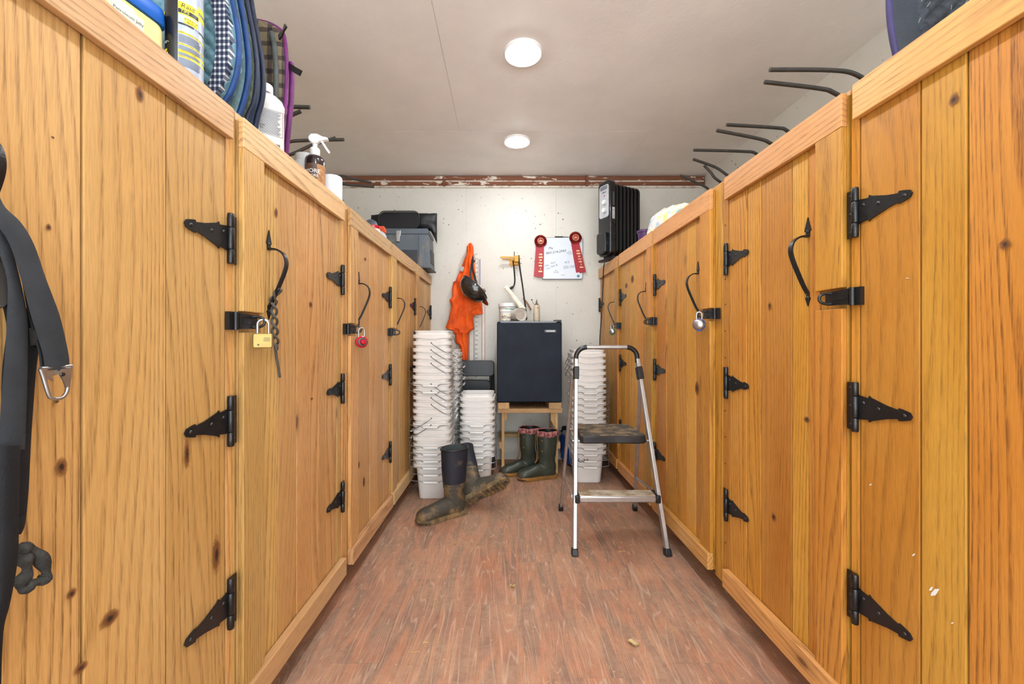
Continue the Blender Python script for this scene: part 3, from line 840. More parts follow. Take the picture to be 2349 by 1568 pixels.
# ------------------------------------------------------------------ whiteboard with its two ribbons
wy = BACK-.014
a, b = at(1242,545,wy), at(1336,641,wy)
cx, cz = (a.x+b.x)/2, (a.z+b.z)/2
t = thing('whiteboard', 'small whiteboard with handwritten phone numbers on the back wall', 'whiteboard', (cx, wy, b.z))
W2, H2 = (b.x-a.x), a.z-b.z
BOARD = mat('board_white', rgb(222,230,240), .22, 0, .5, .03, 6)
obj('frame', MB().prism(rrect(W2, H2, .02, 5, 0, H2/2), -.010, 0, 'xz'), mat('board_frame', rgb(90,92,98), .4), t)
obj('surface', MB().prism(rrect(W2-.008, H2-.008, .017, 5, .001, H2/2+.001), -.0115, -.009, 'xz'), BOARD, t)
def board_text(txt, px, py, size, rot=0, shear=.15, m=None):
    p = at(px,py,wy)-Vector((cx,wy,b.z))
    return text_mb(txt, size, shear, M=Matrix.Translation((p.x,-.0122,p.z)) @ WALLTEXT @ Matrix.Rotation(rot, 4, 'Z'))
INK = mat('black_marker_ink', rgb(38,42,52), .5); INK2 = mat('faded_marker_ink', rgb(92,100,116), .5)
for txt, px, py, sz, rot, im in (('Me',1263,570,.030,.05,INK),('860-214-2943',1275,578.5,.030,.13,INK),('Julie\nNew Bow\n7:19 6',1306,580.5,.013,.05,INK2),('Abbe',1254,609,.018,.2,INK2),
        ('Gori',1268,603,.022,.25,INK2),('Cars',1256.5,616,.020,.2,INK2),('Nov 8',1270.5,610,.022,.3,INK2),('413',1300,602,.028,.1,INK2),('522-1235',1306,612.5,.028,.1,INK2),
        ('Ms\nTrudie',1275,623,.016,.15,INK2),('11.06',1290,631,.014,.05,INK2)):
    obj('handwriting', board_text(txt, px, py, sz, rot), im, t, 0)
mg = at(1326,633.5,wy)-Vector((cx,wy,b.z))
obj('logo', MB().lathe([(.0125,0),(.0125,.0006),(.0005,.0008)], 24, Matrix.Translation((mg.x,-.0115,mg.z)) @ R90), mat('logo_teal', rgb(30,70,84), .4, col2=rgb(120,190,200), vscale=80), t)
mk = thing('marker', 'black dry-erase marker on the top edge of the whiteboard', 'marker', at(1288,543.5,wy-.004))
obj('barrel', MB().tube([(.012,0,0),(.058,0,0)], .0065, 12), mat('marker_barrel', rgb(188,196,198), .4, col2=rgb(70,84,84), vscale=110), mk)
obj('cap', MB().tube([(-.056,0,0.0),(.012,0,0)], [.0075,.0072], 12), BLACKPL, mk)

RIB = mat('ribbon_red', rgb(176,24,44), .42, 0, .5, .12, 20); RIB2 = mat('rosette_red', rgb(168,44,40), .5, 0, .5, .2, 30)
GOLD = mat('gold_foil', rgb(232,200,140), .35, .4)
def ribbon(px, py, tail, label, lean):
    c0 = at(px, py, wy-.02)
    t = thing('award_ribbon', label, 'ribbon', c0, group='red award ribbons on the whiteboard')
    R = .052; n = 72; pl_ = MB()
    rings = []
    for rr, amp in ((.026,.002),(.038,.005),(R,.006)):
        rings.append([(rr*(1+.035*math.cos(k*PI))*math.cos(2*PI*k/n), amp*(1 if k % 2 else -1)-.004, rr*(1+.035*math.cos(k*PI))*math.sin(2*PI*k/n)) for k in range(n)])
    pl_.loft(rings, False, False)
    obj('rosette', pl_, RIB2, t, 0)
    obj('backing', MB().lathe([(.0005,-.002),(.048,-.002),(.048,.002),(.0005,.002)], 36, Matrix.Translation((0,.006,0)) @ R90), RIB2, t)
    bt = obj('button', MB().lathe([(.024,-.004),(.024,.006),(.0005,.008)], 32, Matrix.Translation((0,-.006,0)) @ R90), RIB, t)
    obj('gold_rim', MB().tube([(.0245*math.cos(2*PI*k/32), -.013, .0245*math.sin(2*PI*k/32)) for k in range(32)], .0026, 6, closed=True), GOLD, bt)
    em = MB()
    em.prism([(-.015,-.004),(-.006,.004),(0,.009),(.006,.004),(.015,.001),(.011,-.005),(.002,-.002),(-.006,-.006)], -.0156, -.0138, 'xz')
    obj('emblem', em, GOLD, bt, 0)
    L = tail
    for dx, yy, w, ln in ((-.012, .004, .056, L*.985), (.004, .0, .052, L)):
        p0 = Vector((dx, yy, -.03)); p1 = Vector((dx+lean*ln+(-.010 if dx < 0 else 0), yy+.003, -ln))
        o = obj('tail', MB().strap([p0, p0.lerp(p1,.5)+Vector((0,-.002,0)), p1], [w*.92, w, w*1.03], .0016, (1,0,.12 if lean > 0 else 0)), RIB, t, 0)
    marks = MB(); q0 = Vector((.004,0,-.03)); q1 = Vector((.004+lean*L,.003,-L))
    for i, (kind, w) in enumerate((('b',.028),('b',.034),('b',.020),('s',.026),('b',.028),('d',.006),('b',.032))):
        f = .30+i*.088; c = q0.lerp(q1, f); z = c.z; y = c.y-.004; x0 = c.x
        if kind == 'b':
            g = x0-w/2
            for ww in (.3,.66):
                marks.box(g, g+w*ww-.001, y-.001, y, z-.0055, z+.0055); g += w*ww
        elif kind == 'd': marks.box(x0-.003, x0+.003, y-.001, y, z-.006, z+.006)
        else:
            marks.strap(smooth_path([(x0-.014,y,z-.003),(x0-.007,y,z+.005),(x0+.005,y,z-.003),(x0+.014,y,z+.005)], 4), .006, .001, (0,0,1))
    obj('gold_lettering', marks, GOLD, t, 0)
ribbon(1240, 553, .30, 'red award ribbon hanging straight beside the scribbled side of the whiteboard', -.02)
ribbon(1320, 545.5, .29, 'red award ribbon slanting over the corner of the whiteboard with the logo', .20)

# ------------------------------------------------------------------ orange overalls, helmet, tapes on hooks
def orange_cloth():
    m, nt, b = new_mat('orange_cloth'); setin(b, Roughness=.75)
    v = obj_coord(nt)
    c = mix_col(nt, ramp(nt, tex_noise(nt, v, 9, 4), [(.4, 0.0), (.75, 1.0)]), rgb(250,98,12), rgb(206,70,14))
    st = ramp(nt, tex_noise(nt, v, 26, 3, .6), [(.72, 0.0), (.76, 1.0)])
    c = mix_col(nt, math_node(nt, 'MULTIPLY', st, .7), c, rgb(110,40,14))
    nt.links.new(c, b.inputs['Base Color'])
    bump(nt, b, tex_noise(nt, v, 420, 2), .1, .002)
    return m
ORANGE = orange_cloth()
def cpx(x, y): return 1000+x/5.6, 560+y/5.6
def cloth_rows(rows, Y, thick, seed, amp=.012, nu=22, step=3, depth=None):
    # rows: (y, left, right) in picture units of the wall; folds come from noise
    R = []
    for (y0,l0,r0),(y1,l1,r1) in zip(rows[:-1], rows[1:]):
        for k in range(step):
            q = k/step; R.append((y0+(y1-y0)*q, l0+(l1-l0)*q, r0+(r1-r0)*q))
    R.append(rows[-1])
    nv = len(R)-1
    def base(u, v):
        y, l, r = R[min(nv, int(round(v*nv)))]
        px, py = cpx(l+(r-l)*u, y)
        p = at(px, py, Y)
        e = math.sin(PI*u)**.6
        f = noise.noise(Vector((p.x*16+seed, p.z*5, seed)))*amp+noise.noise(Vector((p.x*34, p.z*14+seed, 3.1)))*amp*.5+math.sin(u*14+p.z*9+seed)*amp*.28
        return p, e, f
    def front(u, v):
        p, e, f = base(u, v); return (p.x, Y-(thick*.5+f+thick*.5*e) if 0 < u < 1 else Y-thick*.3-f, p.z)
    def back(u, v):
        p, e, f = base(u, v); return (p.x, Y, p.z)
    return MB().slab(front, back, nu, nv)
t = thing('orange_overalls', 'bright orange work overalls hanging from a wall hook', 'overalls', at(1068, 825, 3.34))
upper = cloth_rows([(8,428,470),(40,396,482),(130,398,484),(290,330,500),(478,262,522),(488,222,528),(560,212,550),(680,216,575),(722,176,582),(790,204,594),(860,196,600),(892,190,604),(915,186,490)], 3.34, .05, 1.0, .034)
obj('bib', upper, ORANGE, t, 60, 0, True)
low = cloth_rows([(820,196,560),(880,186,500),(960,168,482),(1060,128,490),(1086,142,496),(1105,225,455),(1140,235,424)], 3.325, .05, 4.2, .036)
obj('bib_fold', low, ORANGE, t, 60, 0, True)
leg = cloth_rows([(1040,235,425),(1140,245,422),(1258,252,421),(1300,300,420),(1400,312,419),(1482,322,418)], 3.345, .035, 8.0, .018)
obj('trouser_leg', leg, ORANGE, t, 60, 0, True)
obj('strap_band', MB().strap(smooth_path([at(*cpx(440,30),3.30), at(*cpx(452,130),3.285), at(*cpx(440,240),3.28), at(*cpx(455,330),3.28)], 4), .02, .004, (1,0,0)), ORANGE, t, 40, 0, True)
obj('care_label', MB().box(-.016,.016,-.002,.002,-.02,.02, Matrix.Translation(at(*cpx(330,315),3.285)) @ Matrix.Rotation(.35, 4, 'Y')), mat('cloth_label', rgb(212,208,204), .7, col2=rgb(120,116,112), vscale=120), t, 40, 0, True)
hk = MB().tube(smooth_path([at(*cpx(470,140),BACK-.012), at(*cpx(474,160),3.30), at(*cpx(478,185),3.27), at(*cpx(480,215),3.262), at(*cpx(492,225),3.26), at(*cpx(502,205),3.262)], 4), .006, 8)
hk.tube([at(*cpx(468,120),3.37)+Vector((0,0,0)), at(*cpx(474,160),3.37)], .010, 8)
single('wall_hook', hk, IRON, 'black iron wall hook carrying the orange overalls', 'hook')

# helmet: shell opening towards the upper right, peak at the lower right
HEL = mat('helmet_black', rgb(26,24,24), .16, 0, .6, .2, 20, coat=.6, col2=rgb(52,46,40))
c = at(*cpx(500,560), 3.2)
t = thing('riding_helmet', 'glossy black riding helmet hanging in front of the orange overalls', 'helmet', c)
HM = Matrix.Rotation(math.radians(44), 4, 'Y') @ Matrix.Rotation(math.radians(-16), 4, 'X')
rings = []
for j in range(12):
    a = PI/2*j/11
    rr = max(math.cos(a), .012); zz = -math.sin(a)
    rings.append([(.128*rr*math.cos(2*PI*k/36), .098*rr*math.sin(2*PI*k/36), .105*zz) for k in range(36)])
rin = [[(x*.9, y*.88, z*.88) for x, y, z in r] for r in rings]
obj('shell', MB().loft(list(reversed(rings))+rin, True, True, HM), HEL, t, 60)
obj('rim', MB().tube([(.126*math.cos(2*PI*k/40), .096*math.sin(2*PI*k/40), .001) for k in range(40)], .006, 8, HM, closed=True), mat('helmet_rim', rgb(44,42,42), .5), t)
pk_ = [[(.118*math.cos(a), .092*math.sin(a), .002), ((.118+.055*math.cos(a*1.5))*math.cos(a), .098*math.sin(a), -.012-.012*math.cos(a*1.5)), ((.118+.055*math.cos(a*1.5))*math.cos(a), .098*math.sin(a), -.018-.012*math.cos(a*1.5)), (.118*math.cos(a), .092*math.sin(a), -.006)] for a in [math.radians(-58+116*i/16) for i in range(17)]]
obj('peak', MB().loft(pk_, True, True, HM), HEL, t, 50)
obj('buckle', MB().box(-.016,.016,-.006,.006,-.008,.008, HM @ Matrix.Translation((.075,-.075,.012))), mat('buckle', rgb(96,90,84), .4, .4), t, 30, .002)
hs = MB().strap(smooth_path([at(*cpx(470,190),3.262), at(*cpx(468,300),3.235), at(*cpx(500,430),3.20), at(*cpx(545,600),3.16)], 4), .018, .003, (1,0,.2))
hs.strap(smooth_path([at(*cpx(474,190),3.262), at(*cpx(452,300),3.26), at(*cpx(440,400),3.255), at(*cpx(470,480),3.25)], 4), .014, .003, (1,0,.2))
obj('chin_strap', hs, BLACKPL, t, 40, 0, True)

TAPE = mat('white_tape', rgb(226,222,208), .5, 0, .5, .06)
def tape(cx0, cx1, y0, y1, label, Y, numbers=None, edge=None):
    a = at(*cpx(cx0,y0), Y); b_ = at(*cpx(cx1,y1), Y)
    t = thing('measuring_tape', label, 'measuring tape', ((a.x+b_.x)/2, Y, b_.z))
    obj('band', MB().box(a.x, b_.x, Y-.0015, Y+.0015, b_.z, a.z), TAPE, t, 0, 0, True)
    if numbers:
        nm = MB(); n0, n1 = numbers; z = a.z-.012; i = n0
        step = (a.z-b_.z-.02)/(n1-n0)
        while i <= n1:
            text_mb(str(i), .022, M=Matrix.Translation(((a.x+b_.x)/2, Y-.0022, z)) @ WALLTEXT, mb=nm, res=1); z -= step; i += 1
        obj('numerals', nm, INK, t, 0, 0, True)
    if edge:
        obj('edge_stripe', MB().box(a.x-.002, a.x+.004, Y-.0022, Y-.001, b_.z, a.z).box(b_.x-.004, b_.x+.002, Y-.0022, Y-.001, b_.z, a.z), edge, t, 0, 0, True)
    return t
tape(500, 542, 110, 2000, 'long white measuring tape with black numerals hanging on the wall', BACK-.020, (60, 92))
tape(590, 630, 560, 1500, 'greyish white measuring tape with worn print hanging next to the numbered tape', BACK-.018, None, mat('tape_pink', rgb(196,158,150), .6))
tape(428, 488, 1080, 1500, 'wide pale ruler tape hanging behind the orange trouser leg', BACK-.024, None, mat('tape_blue', rgb(150,160,190), .6))
tape(541, 566, 190, 520, 'narrow tape with a dark blue stripe beside the hook', BACK-.018, None, mat('tape_navy', rgb(36,62,120), .5))

# ------------------------------------------------------------------ folding chair leaning in the corner
CH = mat('chair_black', rgb(40,42,46), .4, 0, .5, .1, 60, .1, 300)
cyy = 3.24
a, b = at(1030,826,cyy), at(1134,862,cyy)
t = thing('folding_chair', 'folded black padded chair behind the short bucket stack', 'chair', ((a.x+b.x)/2, cyy, 0))
bp_ = rrect(b.x-a.x, a.z-b.z, .03, 5, (a.x+b.x)/2, (a.z+b.z)/2)
obj('backrest', MB().prism(bp_, cyy-.02, cyy+.012, 'xz'), CH, t, 40, .006, True)
for sx, xx in ((-1, a.x+.012), (1, b.x-.012)):
    obj('back_leg', MB().tube(smooth_path([(xx, cyy+.006, b.z+.06), (xx+.004*sx, cyy+.02, .6), (xx+.008*sx, cyy-.03, .3), (xx+.01*sx, cyy-.08, .012)], 4), .011, 10), BLACKPL, t, 40, 0, True)
    obj('front_leg', MB().tube([(xx-.02*sx, cyy+.04, .72), (xx-.018*sx, cyy+.06, .012)], .010, 10), BLACKPL, t, 40, 0, True)
obj('seat', MB().prism(rrect(b.x-a.x-.06, .36, .04, 5, (a.x+b.x)/2, .50), cyy+.03, cyy+.06, 'xz'), CH, t, 40, .006, True)
obj('cross_bar', MB().tube([(a.x+.01, cyy-.05, .2), (b.x-.01, cyy-.05, .2)], .008, 8).tube([(a.x+.01, cyy+.012, b.z-.145), (b.x-.01, cyy+.012, b.z-.145)], .010, 8), BLACKPL, t, 40, 0, True)

# ------------------------------------------------------------------ nested white buckets
BUCK = mat('bucket_white', rgb(229,226,222), .38, 0, .5, .03, 12)
BWIRE = mat('bail_wire', rgb(150,158,164), .3, .7)
def sq_ring(h, z, wave=0.0, r=.036):
    pts = rrect(2*h, 2*h, min(r, h*.4), 4)
    # extra points along the sides so that the wavy skirt shows
    out = []
    n = len(pts)
    for i in range(n):
        p, q = pts[i], pts[(i+1) % n]
        d = math.hypot(q[0]-p[0], q[1]-p[1])
        k = 8 if d > .05 else 1
        for j in range(k):
            out.append((p[0]+(q[0]-p[0])*j/k, p[1]+(q[1]-p[1])*j/k))
    res = []
    for x_, y_ in out:
        e = min(abs(x_), abs(y_))/h
        w = wave*(.5+.5*math.cos(min(1, max(0, (e-.25)/.3))*PI))
        res.append((x_, y_, z-w))
    return res
prof = [sq_ring(.086,.0), sq_ring(.089,.003), sq_ring(.103,.19), sq_ring(.104,.202), sq_ring(.1205,.204,.007), sq_ring(.122,.226,0), sq_ring(.1085,.2265), sq_ring(.1075,.243), sq_ring(.113,.2435), sq_ring(.113,.25), sq_ring(.1065,.25), sq_ring(.1015,.205), sq_ring(.087,.006)]
BME = mesh_of(MB().loft(prof, True, True), 35)
pth = [(-.118,0,.216),(-.124,-.012,.205),(-.132,-.07,.168),(-.134,-.118,.146),(-.126,-.138,.136),(-.105,-.142,.132),(-.06,-.143,.129),(-.048,-.143,.121),(0,-.143,.120)]
pth = smooth_path(pth, 3); pth = pth+[Vector((-p_.x, p_.y, p_.z)) for p_ in reversed(pth[:-1])]
BAIL = mesh_of(MB().tube(pth, .0021, 6), 60)
GRIP = mesh_of(MB().tube([(-.045,-.143,.1205),(.045,-.143,.1205)], .0068, 10), 50)
DOT = mesh_of(MB().lathe([(.004,0),(.003,.002),(.0004,.0025)], 8), 60)
for me_, mm in ((BME,BUCK),(BAIL,BWIRE),(GRIP,WHITEPL),(DOT,SCREW)): me_.materials.append(mm)
ORD = ['first','second','third','fourth','fifth','sixth','seventh','eighth','ninth','tenth','eleventh','twelfth','thirteenth','fourteenth','fifteenth','sixteenth','seventeenth','eighteenth','nineteenth','twentieth']
def bucket_stack(cx_, cy_, n, rots, label, group, step=.0428, rz=0.0, jit=.004):
    rnd = random.Random(n)
    out = []
    for i in range(n):
        t = thing('bucket', label % (ORD[i]+' from the floor' if i < n-1 else 'topmost'), 'bucket', (cx_+(rnd.uniform(-jit, jit)*.35), cy_, i*step), (0, 0, rz+rots(i)+rnd.uniform(-.006,.006)), group)
        bd_ = link('body', BME, BUCK, t)
        bl = link('bail', BAIL, BWIRE, t)
        g = link('grip', GRIP, WHITEPL, bl)
        for sx in (-1,1): link('pivot', DOT, SCREW, t, loc=(sx*.1215,0,.216), rot=(0, sx*PI/2, 0))
        out.append(t)
    return out
Y1 = 920/364+.10
st1 = bucket_stack(at(995,0,Y1-.03).x, Y1, 20, lambda i: {19: PI, 18: PI/2, 17: PI/2, 16: PI/2, 15: PI/2, 12: PI/2, 11: PI/2, 10: PI/2, 9: PI/2, 6: -PI/2, 7: -PI/2}.get(i, 0), 'white rectangular bucket, %s in the tallest stack beside the muck boots', 'buckets in the tallest stack')
Y2 = 920/334+.10
st2 = bucket_stack(at(1096,0,Y2-.03).x, Y2, 10, lambda i: 0 if i < 8 else PI, 'white rectangular bucket, %s in the short stack before the folding chair', 'buckets in the short stack')
st3 = bucket_stack(-.445, 3.01, 17, lambda i: PI/2 if i % 3 else 0, 'white rectangular bucket, %s in the stack half hidden behind the tallest', 'buckets in the stack by the orange overalls')
Y4 = 920/327+.10
st4 = bucket_stack(at(1347,0,Y4-.03).x, Y4, 17, lambda i: 0 if i < 14 else PI, 'white rectangular bucket, %s in the stack behind the step stool', 'buckets behind the step stool')
PRINT = mat('grey_print', rgb(120,122,130), .6)
def bucket_print(t, pts, m, nm='print'):
    obj(nm, pts, m, t, 0)
def front_y(z): return -(.089+(z-.003)*.0749)-.0006
pm = MB()
for i in range(8):
    z = .098-i*.006
    pm.box(-.03+.004*(i%3), .03-.006*(i%2), front_y(z)-.0006, front_y(z), z, z+.0028)
bucket_print(st1[1], pm, PRINT)
pm = MB()
for i in range(6):
    z = .15-i*.007
    pm.box(-.03+.004*(i%3), .03-.006*(i%2), front_y(z)-.0006, front_y(z), z, z+.003)
bucket_print(st2[0], pm, PRINT)
tx = text_mb('Cas', .052, .1, M=Matrix.Translation((-.045, front_y(.165)-.0005, .163)) @ Matrix.Rotation(math.radians(-4.9), 4, 'X') @ WALLTEXT)
bucket_print(st4[0], tx, INK, 'handwriting')

# blue sack slumped behind the stack at the step stool
def lumpy(rx, ry, rz_, cx_, cy_, cz_, seed, amp=.12, n=28, m=18, sq=.6):
    rings = []
    for j in range(m+1):
        a = -PI/2+PI*j/m
        rr = max(abs(math.cos(a))**sq, .01); zz = math.copysign(abs(math.sin(a))**sq, math.sin(a))
        ring = []
        for k in range(n):
            b_ = 2*PI*k/n
            cxx = math.copysign(abs(math.cos(b_))**sq, math.cos(b_)); syy = math.copysign(abs(math.sin(b_))**sq, math.sin(b_))
            v = Vector((cxx*rr, syy*rr, zz))
            f = 1+amp*noise.noise(v*2.2+Vector((seed,seed*.7,0)))+amp*.5*noise.noise(v*6+Vector((0,seed,2)))
            ring.append((cx_+v.x*rx*f, cy_+v.y*ry*f, max(cz_+v.z*rz_*f, cz_-rz_)))
        rings.append(ring)
    return MB().loft(rings)
BLUE = mat('blue_tarp', rgb(22,72,150), .35, 0, .5, .25, 14)
t = thing('blue_bag', 'crumpled blue plastic bag behind the buckets at the step stool', 'bag', (.62, 3.2, 0))
obj('bag_body', lumpy(.155, .10, .15, .61, 3.25, .152, 3.3, .16), BLUE, t, 60, 0, True)
obj('black_tie', MB().strap(smooth_path([(.52,3.10,.31),(.46,3.07,.335),(.44,3.06,.315),(.47,3.05,.29),(.475,3.05,.24)], 4), .03, .006, (.3,0,1)), BLACKPL, t, 50, 0, True)

# ------------------------------------------------------------------ boots
def ell(c, ax, ay, n=24, wob=None):
    return [Vector(c)+Vector(ax)*math.cos(2*PI*k/n)+Vector(ay)*math.sin(2*PI*k/n) for k in range(n)]
def boot(t, shaft_m, foot_m, sole_m, H=.37, slim=1.0, cuff=None, M=None, seed=0.0, split=.20, lining=None, heel=False):
    """toe towards +x, ground at z=0"""
    def wob(ring, amp):
        out = []
        for p in ring:
            n_ = noise.noise(p*16+Vector((seed,0,0)))*amp+noise.noise(p*38+Vector((0,seed,0)))*amp*.5
            d_ = Vector((p.x+.01, p.y, 0)); d_ = d_.normalized() if d_.length > 1e-5 else Vector((0,0,1))
            out.append(p+d_*n_)
        return out
    sh = []
    for z, cx_, a, b in ((H,-.014,.073,.060),(H*.9,-.014,.070,.058),(H*.8,-.013,.068,.057),(H*.7,-.012,.066,.056),(H*.6,-.012,.063,.054),(split,-.011,.059,.051)):
        sh.append(wob(ell((cx_,0,z), (a*slim,0,0), (0,b*slim,0)), .004 if z < H else .002))
    inner = [[Vector((p.x*.93-.001, p.y*.92, p.z+(.0 if i == 0 else 0))) for p in r] for i, r in enumerate(sh[:4])]
    sp_ = [[p*1.0 for p in r] for r in sh]
    s_o = obj('shaft', MB().loft(list(reversed(inner))+sp_, False, False, M), shaft_m, t, 70)
    if lining is not None:
        obj('lining', MB().loft([[Vector((p.x*.92-.001, p.y*.91, p.z)) for p in r] for r in sh[:4]], False, True, M), lining, t, 70)
    ft = [[Vector((p.x*1.015, p.y*1.02, p.z+.003)) for p in sh[-1]]]
    for z, cx_, a, b in ((split-.03,-.010,.0585,.0505),(.145,-.010,.058,.049),(.125,-.010,.059,.047)):
        ft.append(wob(ell((cx_,0,z), (a,0,0), (0,b,0)), .004))
    pv = Vector((.050, 0, .112))
    for phi, L, b in ((186,.128,.046),(200,.138,.046),(214,.150,.045),(227,.155,.044),(240,.138,.044),(255,.115,.044),(270,.104,.044)):
        d_ = Vector((math.cos(math.radians(phi)), 0, math.sin(math.radians(phi))))
        ft.append(wob(ell(pv+d_*L*.5, -d_*L*.5, (0,b,0)), .003))
    for x_, zt, b in ((.085,.102,.047),(.112,.092,.051),(.140,.085,.053),(.166,.081,.053),(.186,.075,.049),(.201,.064,.041),(.210,.050,.028),(.214,.038,.012)):
        zb_ = .010
        ft.append(wob(ell((x_,0,(zt+zb_)/2), (0,0,(zt-zb_)/2), (0,b,0)), .0025))
    obj('foot', MB().loft(ft, False, True, M), foot_m, t, 70)
    ol = []
    for x_, w in ((-.088,.012),(-.082,.030),(-.068,.041),(-.04,.044),(.0,.040),(.04,.040),(.08,.047),(.12,.053),(.155,.054),(.185,.047),(.206,.034),(.218,.015)):
        ol.append((x_, w))
    outl = ol+[(x_, -w) for x_, w in reversed(ol)]
    sm = MB()
    lift = lambda x_: .010 if x_ > .18 else 0
    n_ = len(outl)
    rings = [[Vector((x_*f, y_*f, z+lift(x_)*(1 if z < .02 else .4))) for x_, y_ in outl] for z, f in ((.0035,.96),(.008,1.0),(.022,1.0),(.028,.985))]
    sm.loft(rings, True, True, M)
    so = obj('sole', sm, sole_m, t, 50)
    # tread lugs
    lug = MB()
    for x_, w in ((-.075,.034),(-.052,.04),(-.030,.041),(.045,.038),(.070,.043),(.095,.048),(.120,.051),(.145,.051),(.168,.046)):
        lug.box(x_-.008, x_+.007, -w, w, 0.0, .008, M)
    if heel: lug.box(-.084, -.02, -.040, .040, 0, .012, M)
    obj('tread', lug, sole_m, so, 30)
    if cuff is not None:
        cr = []
        for z, f in ((H-.035,1.04),(H-.030,1.07),(H-.004,1.075),(H+.004,1.05),(H+.003,.98),(H-.01,.94)):
            base = ell((-.014,0,z), (.072*slim*f,0,0), (0,.059*slim*f,0), 36)
            cr.append([p+Vector((0,0,noise.noise(p*40)*.006))+Vector((p.x+.014,p.y,0))*.06*noise.noise(p*60+Vector((seed,1,1))) for p in base])
        obj('cuff', MB().loft(cr, False, False, M), cuff, t, 60)
    return s_o
MUD = mat('muddy_rubber', rgb(64,60,52), .6, 0, .4, .3, 16, .25, 90, col2=rgb(122,98,66), thr=(.46,.62))
MUDSOLE = mat('muddy_sole', rgb(92,78,56), .75, 0, .3, .3, 24, .35, 120, col2=rgb(136,110,74), thr=(.4,.6))
NAVY = mat('navy_neoprene', rgb(28,31,42), .6, 0, .4, .15, 11, .1, 400, col2=rgb(104,86,60), thr=(.58,.70))
LINING = mat('boot_lining', rgb(70,78,80), .8)
heelp = at(1066,1172,2.34); heelp.z = 0; toe = at(960,1203,2.18); toe.z = 0
dirv = toe-heelp; ang = math.atan2(dirv.y, dirv.x)
t = thing('muck_boot', 'muddy boot with a navy shaft standing upright before the bucket stacks', 'boot', heelp.lerp(toe, .085/.30), (0,0,ang), 'muddy navy boots')
boot(t, NAVY, MUD, MUDSOLE, .385, 1.12, None, None, 1.0, .19, LINING)
obj('heel_tab', MB().prism([(-.088,.14),(-.088,.24),(-.074,.255),(-.060,.24),(-.056,.19),(-.02,.185),(-.02,.16),(-.056,.15)], -.058, .058, 'xz') if False else MB().loft([ell((-.011,0,z), (.061*1.06,0,0), (0,.053*1.06,0), 24) for z in (.165,.188,.196)], False, False), MUD, t, 70)
top_o = MB().tube([p for p in ell((-.014,0,.384), (.073*1.12,0,0), (0,.060*1.12,0), 28)], .0045, 8, closed=True)
obj('top_binding', top_o, BLACKPL, t, 60)
tz = Vector((-.28,.70,.62)).normalized(); tx_ = Vector((.80,-.04,.42)); tx_ = (tx_-tz*tx_.dot(tz)).normalized(); ty_ = tz.cross(tx_)
TM = Matrix((tx_, ty_, tz)).transposed().to_4x4()
orig = Vector((-.234, 2.37, 0))-TM.to_3x3() @ Vector((-.085,0,0))
low_ = min((TM @ Vector((x_, y_, 0))).z for x_ in (-.085,-.06,.16) for y_ in (-.046,.046))
t = thing('muck_boot', 'muddy boot with a navy shaft tipped back so that its sole shows', 'boot', (orig.x, orig.y, -low_+.002), (0,0,0), 'muddy navy boots')
boot(t, NAVY, MUD, MUDSOLE, .36, 1.03, None, TM, 5.0, .19, LINING)

OLIVE = mat('olive_rubber', rgb(50,56,46), .38, 0, .5, .15, 8, .05, 60, col2=rgb(78,76,66), thr=(.5,.72))
GUM = mat('gum_sole', rgb(150,106,48), .6, 0, .4, .2, 30, .2, 90)
PINK = mat('pink_cuff', rgb(178,118,112), .8, 0, .3, .2, 60, .4, 140, col2=rgb(108,58,60), thr=(.45,.6))
LACE = mat('leather_lace', rgb(138,100,62), .7)
for (tx_, hx_, ty_, hy_, lb) in ((1182, 1278, 2.86, 2.95, 'olive rubber boot with a pink cuff, its heel beside the stand leg'), (1141, 1236, 2.96, 3.05, 'olive rubber boot with a pink cuff under the fridge, behind its mate')):
    h_ = Vector(((hx_-VPX)*hy_/FPX, hy_, 0)); o_ = Vector(((tx_-VPX)*ty_/FPX, ty_, 0))
    dv = o_-h_
    t = thing('rubber_boot', lb, 'boot', h_.lerp(o_, .28), (0,0,math.atan2(dv.y, dv.x)), 'olive rubber boots')
    boot(t, OLIVE, OLIVE, GUM, .345, 1.06, PINK, None, tx_*.01, .18, BLACKPL, True)
    for yo in (-.010,.010):
        lc = MB().tube(smooth_path([(.060,yo,.335),(.074,yo*1.5,.30),(.070,yo*2.0,.22),(.066,yo,.15),(.082,yo*.4,.115)], 4), .0028, 6)
        obj('lace', lc, LACE, t, 60)
    for zz in (.285,.21):
        sn = MB().lathe([(.006,0),(.006,.002),(.0005,.0035)], 10, Matrix.Translation((.050,.048,zz)) @ Matrix.Rotation(-PI/2, 4, 'X') if False else Matrix.Translation((.046,.046,zz)) @ Matrix.Rotation(math.radians(45), 4, 'Z') @ Matrix.Rotation(PI/2, 4, 'Y'))
        obj('stud', sn, BRASS, t)

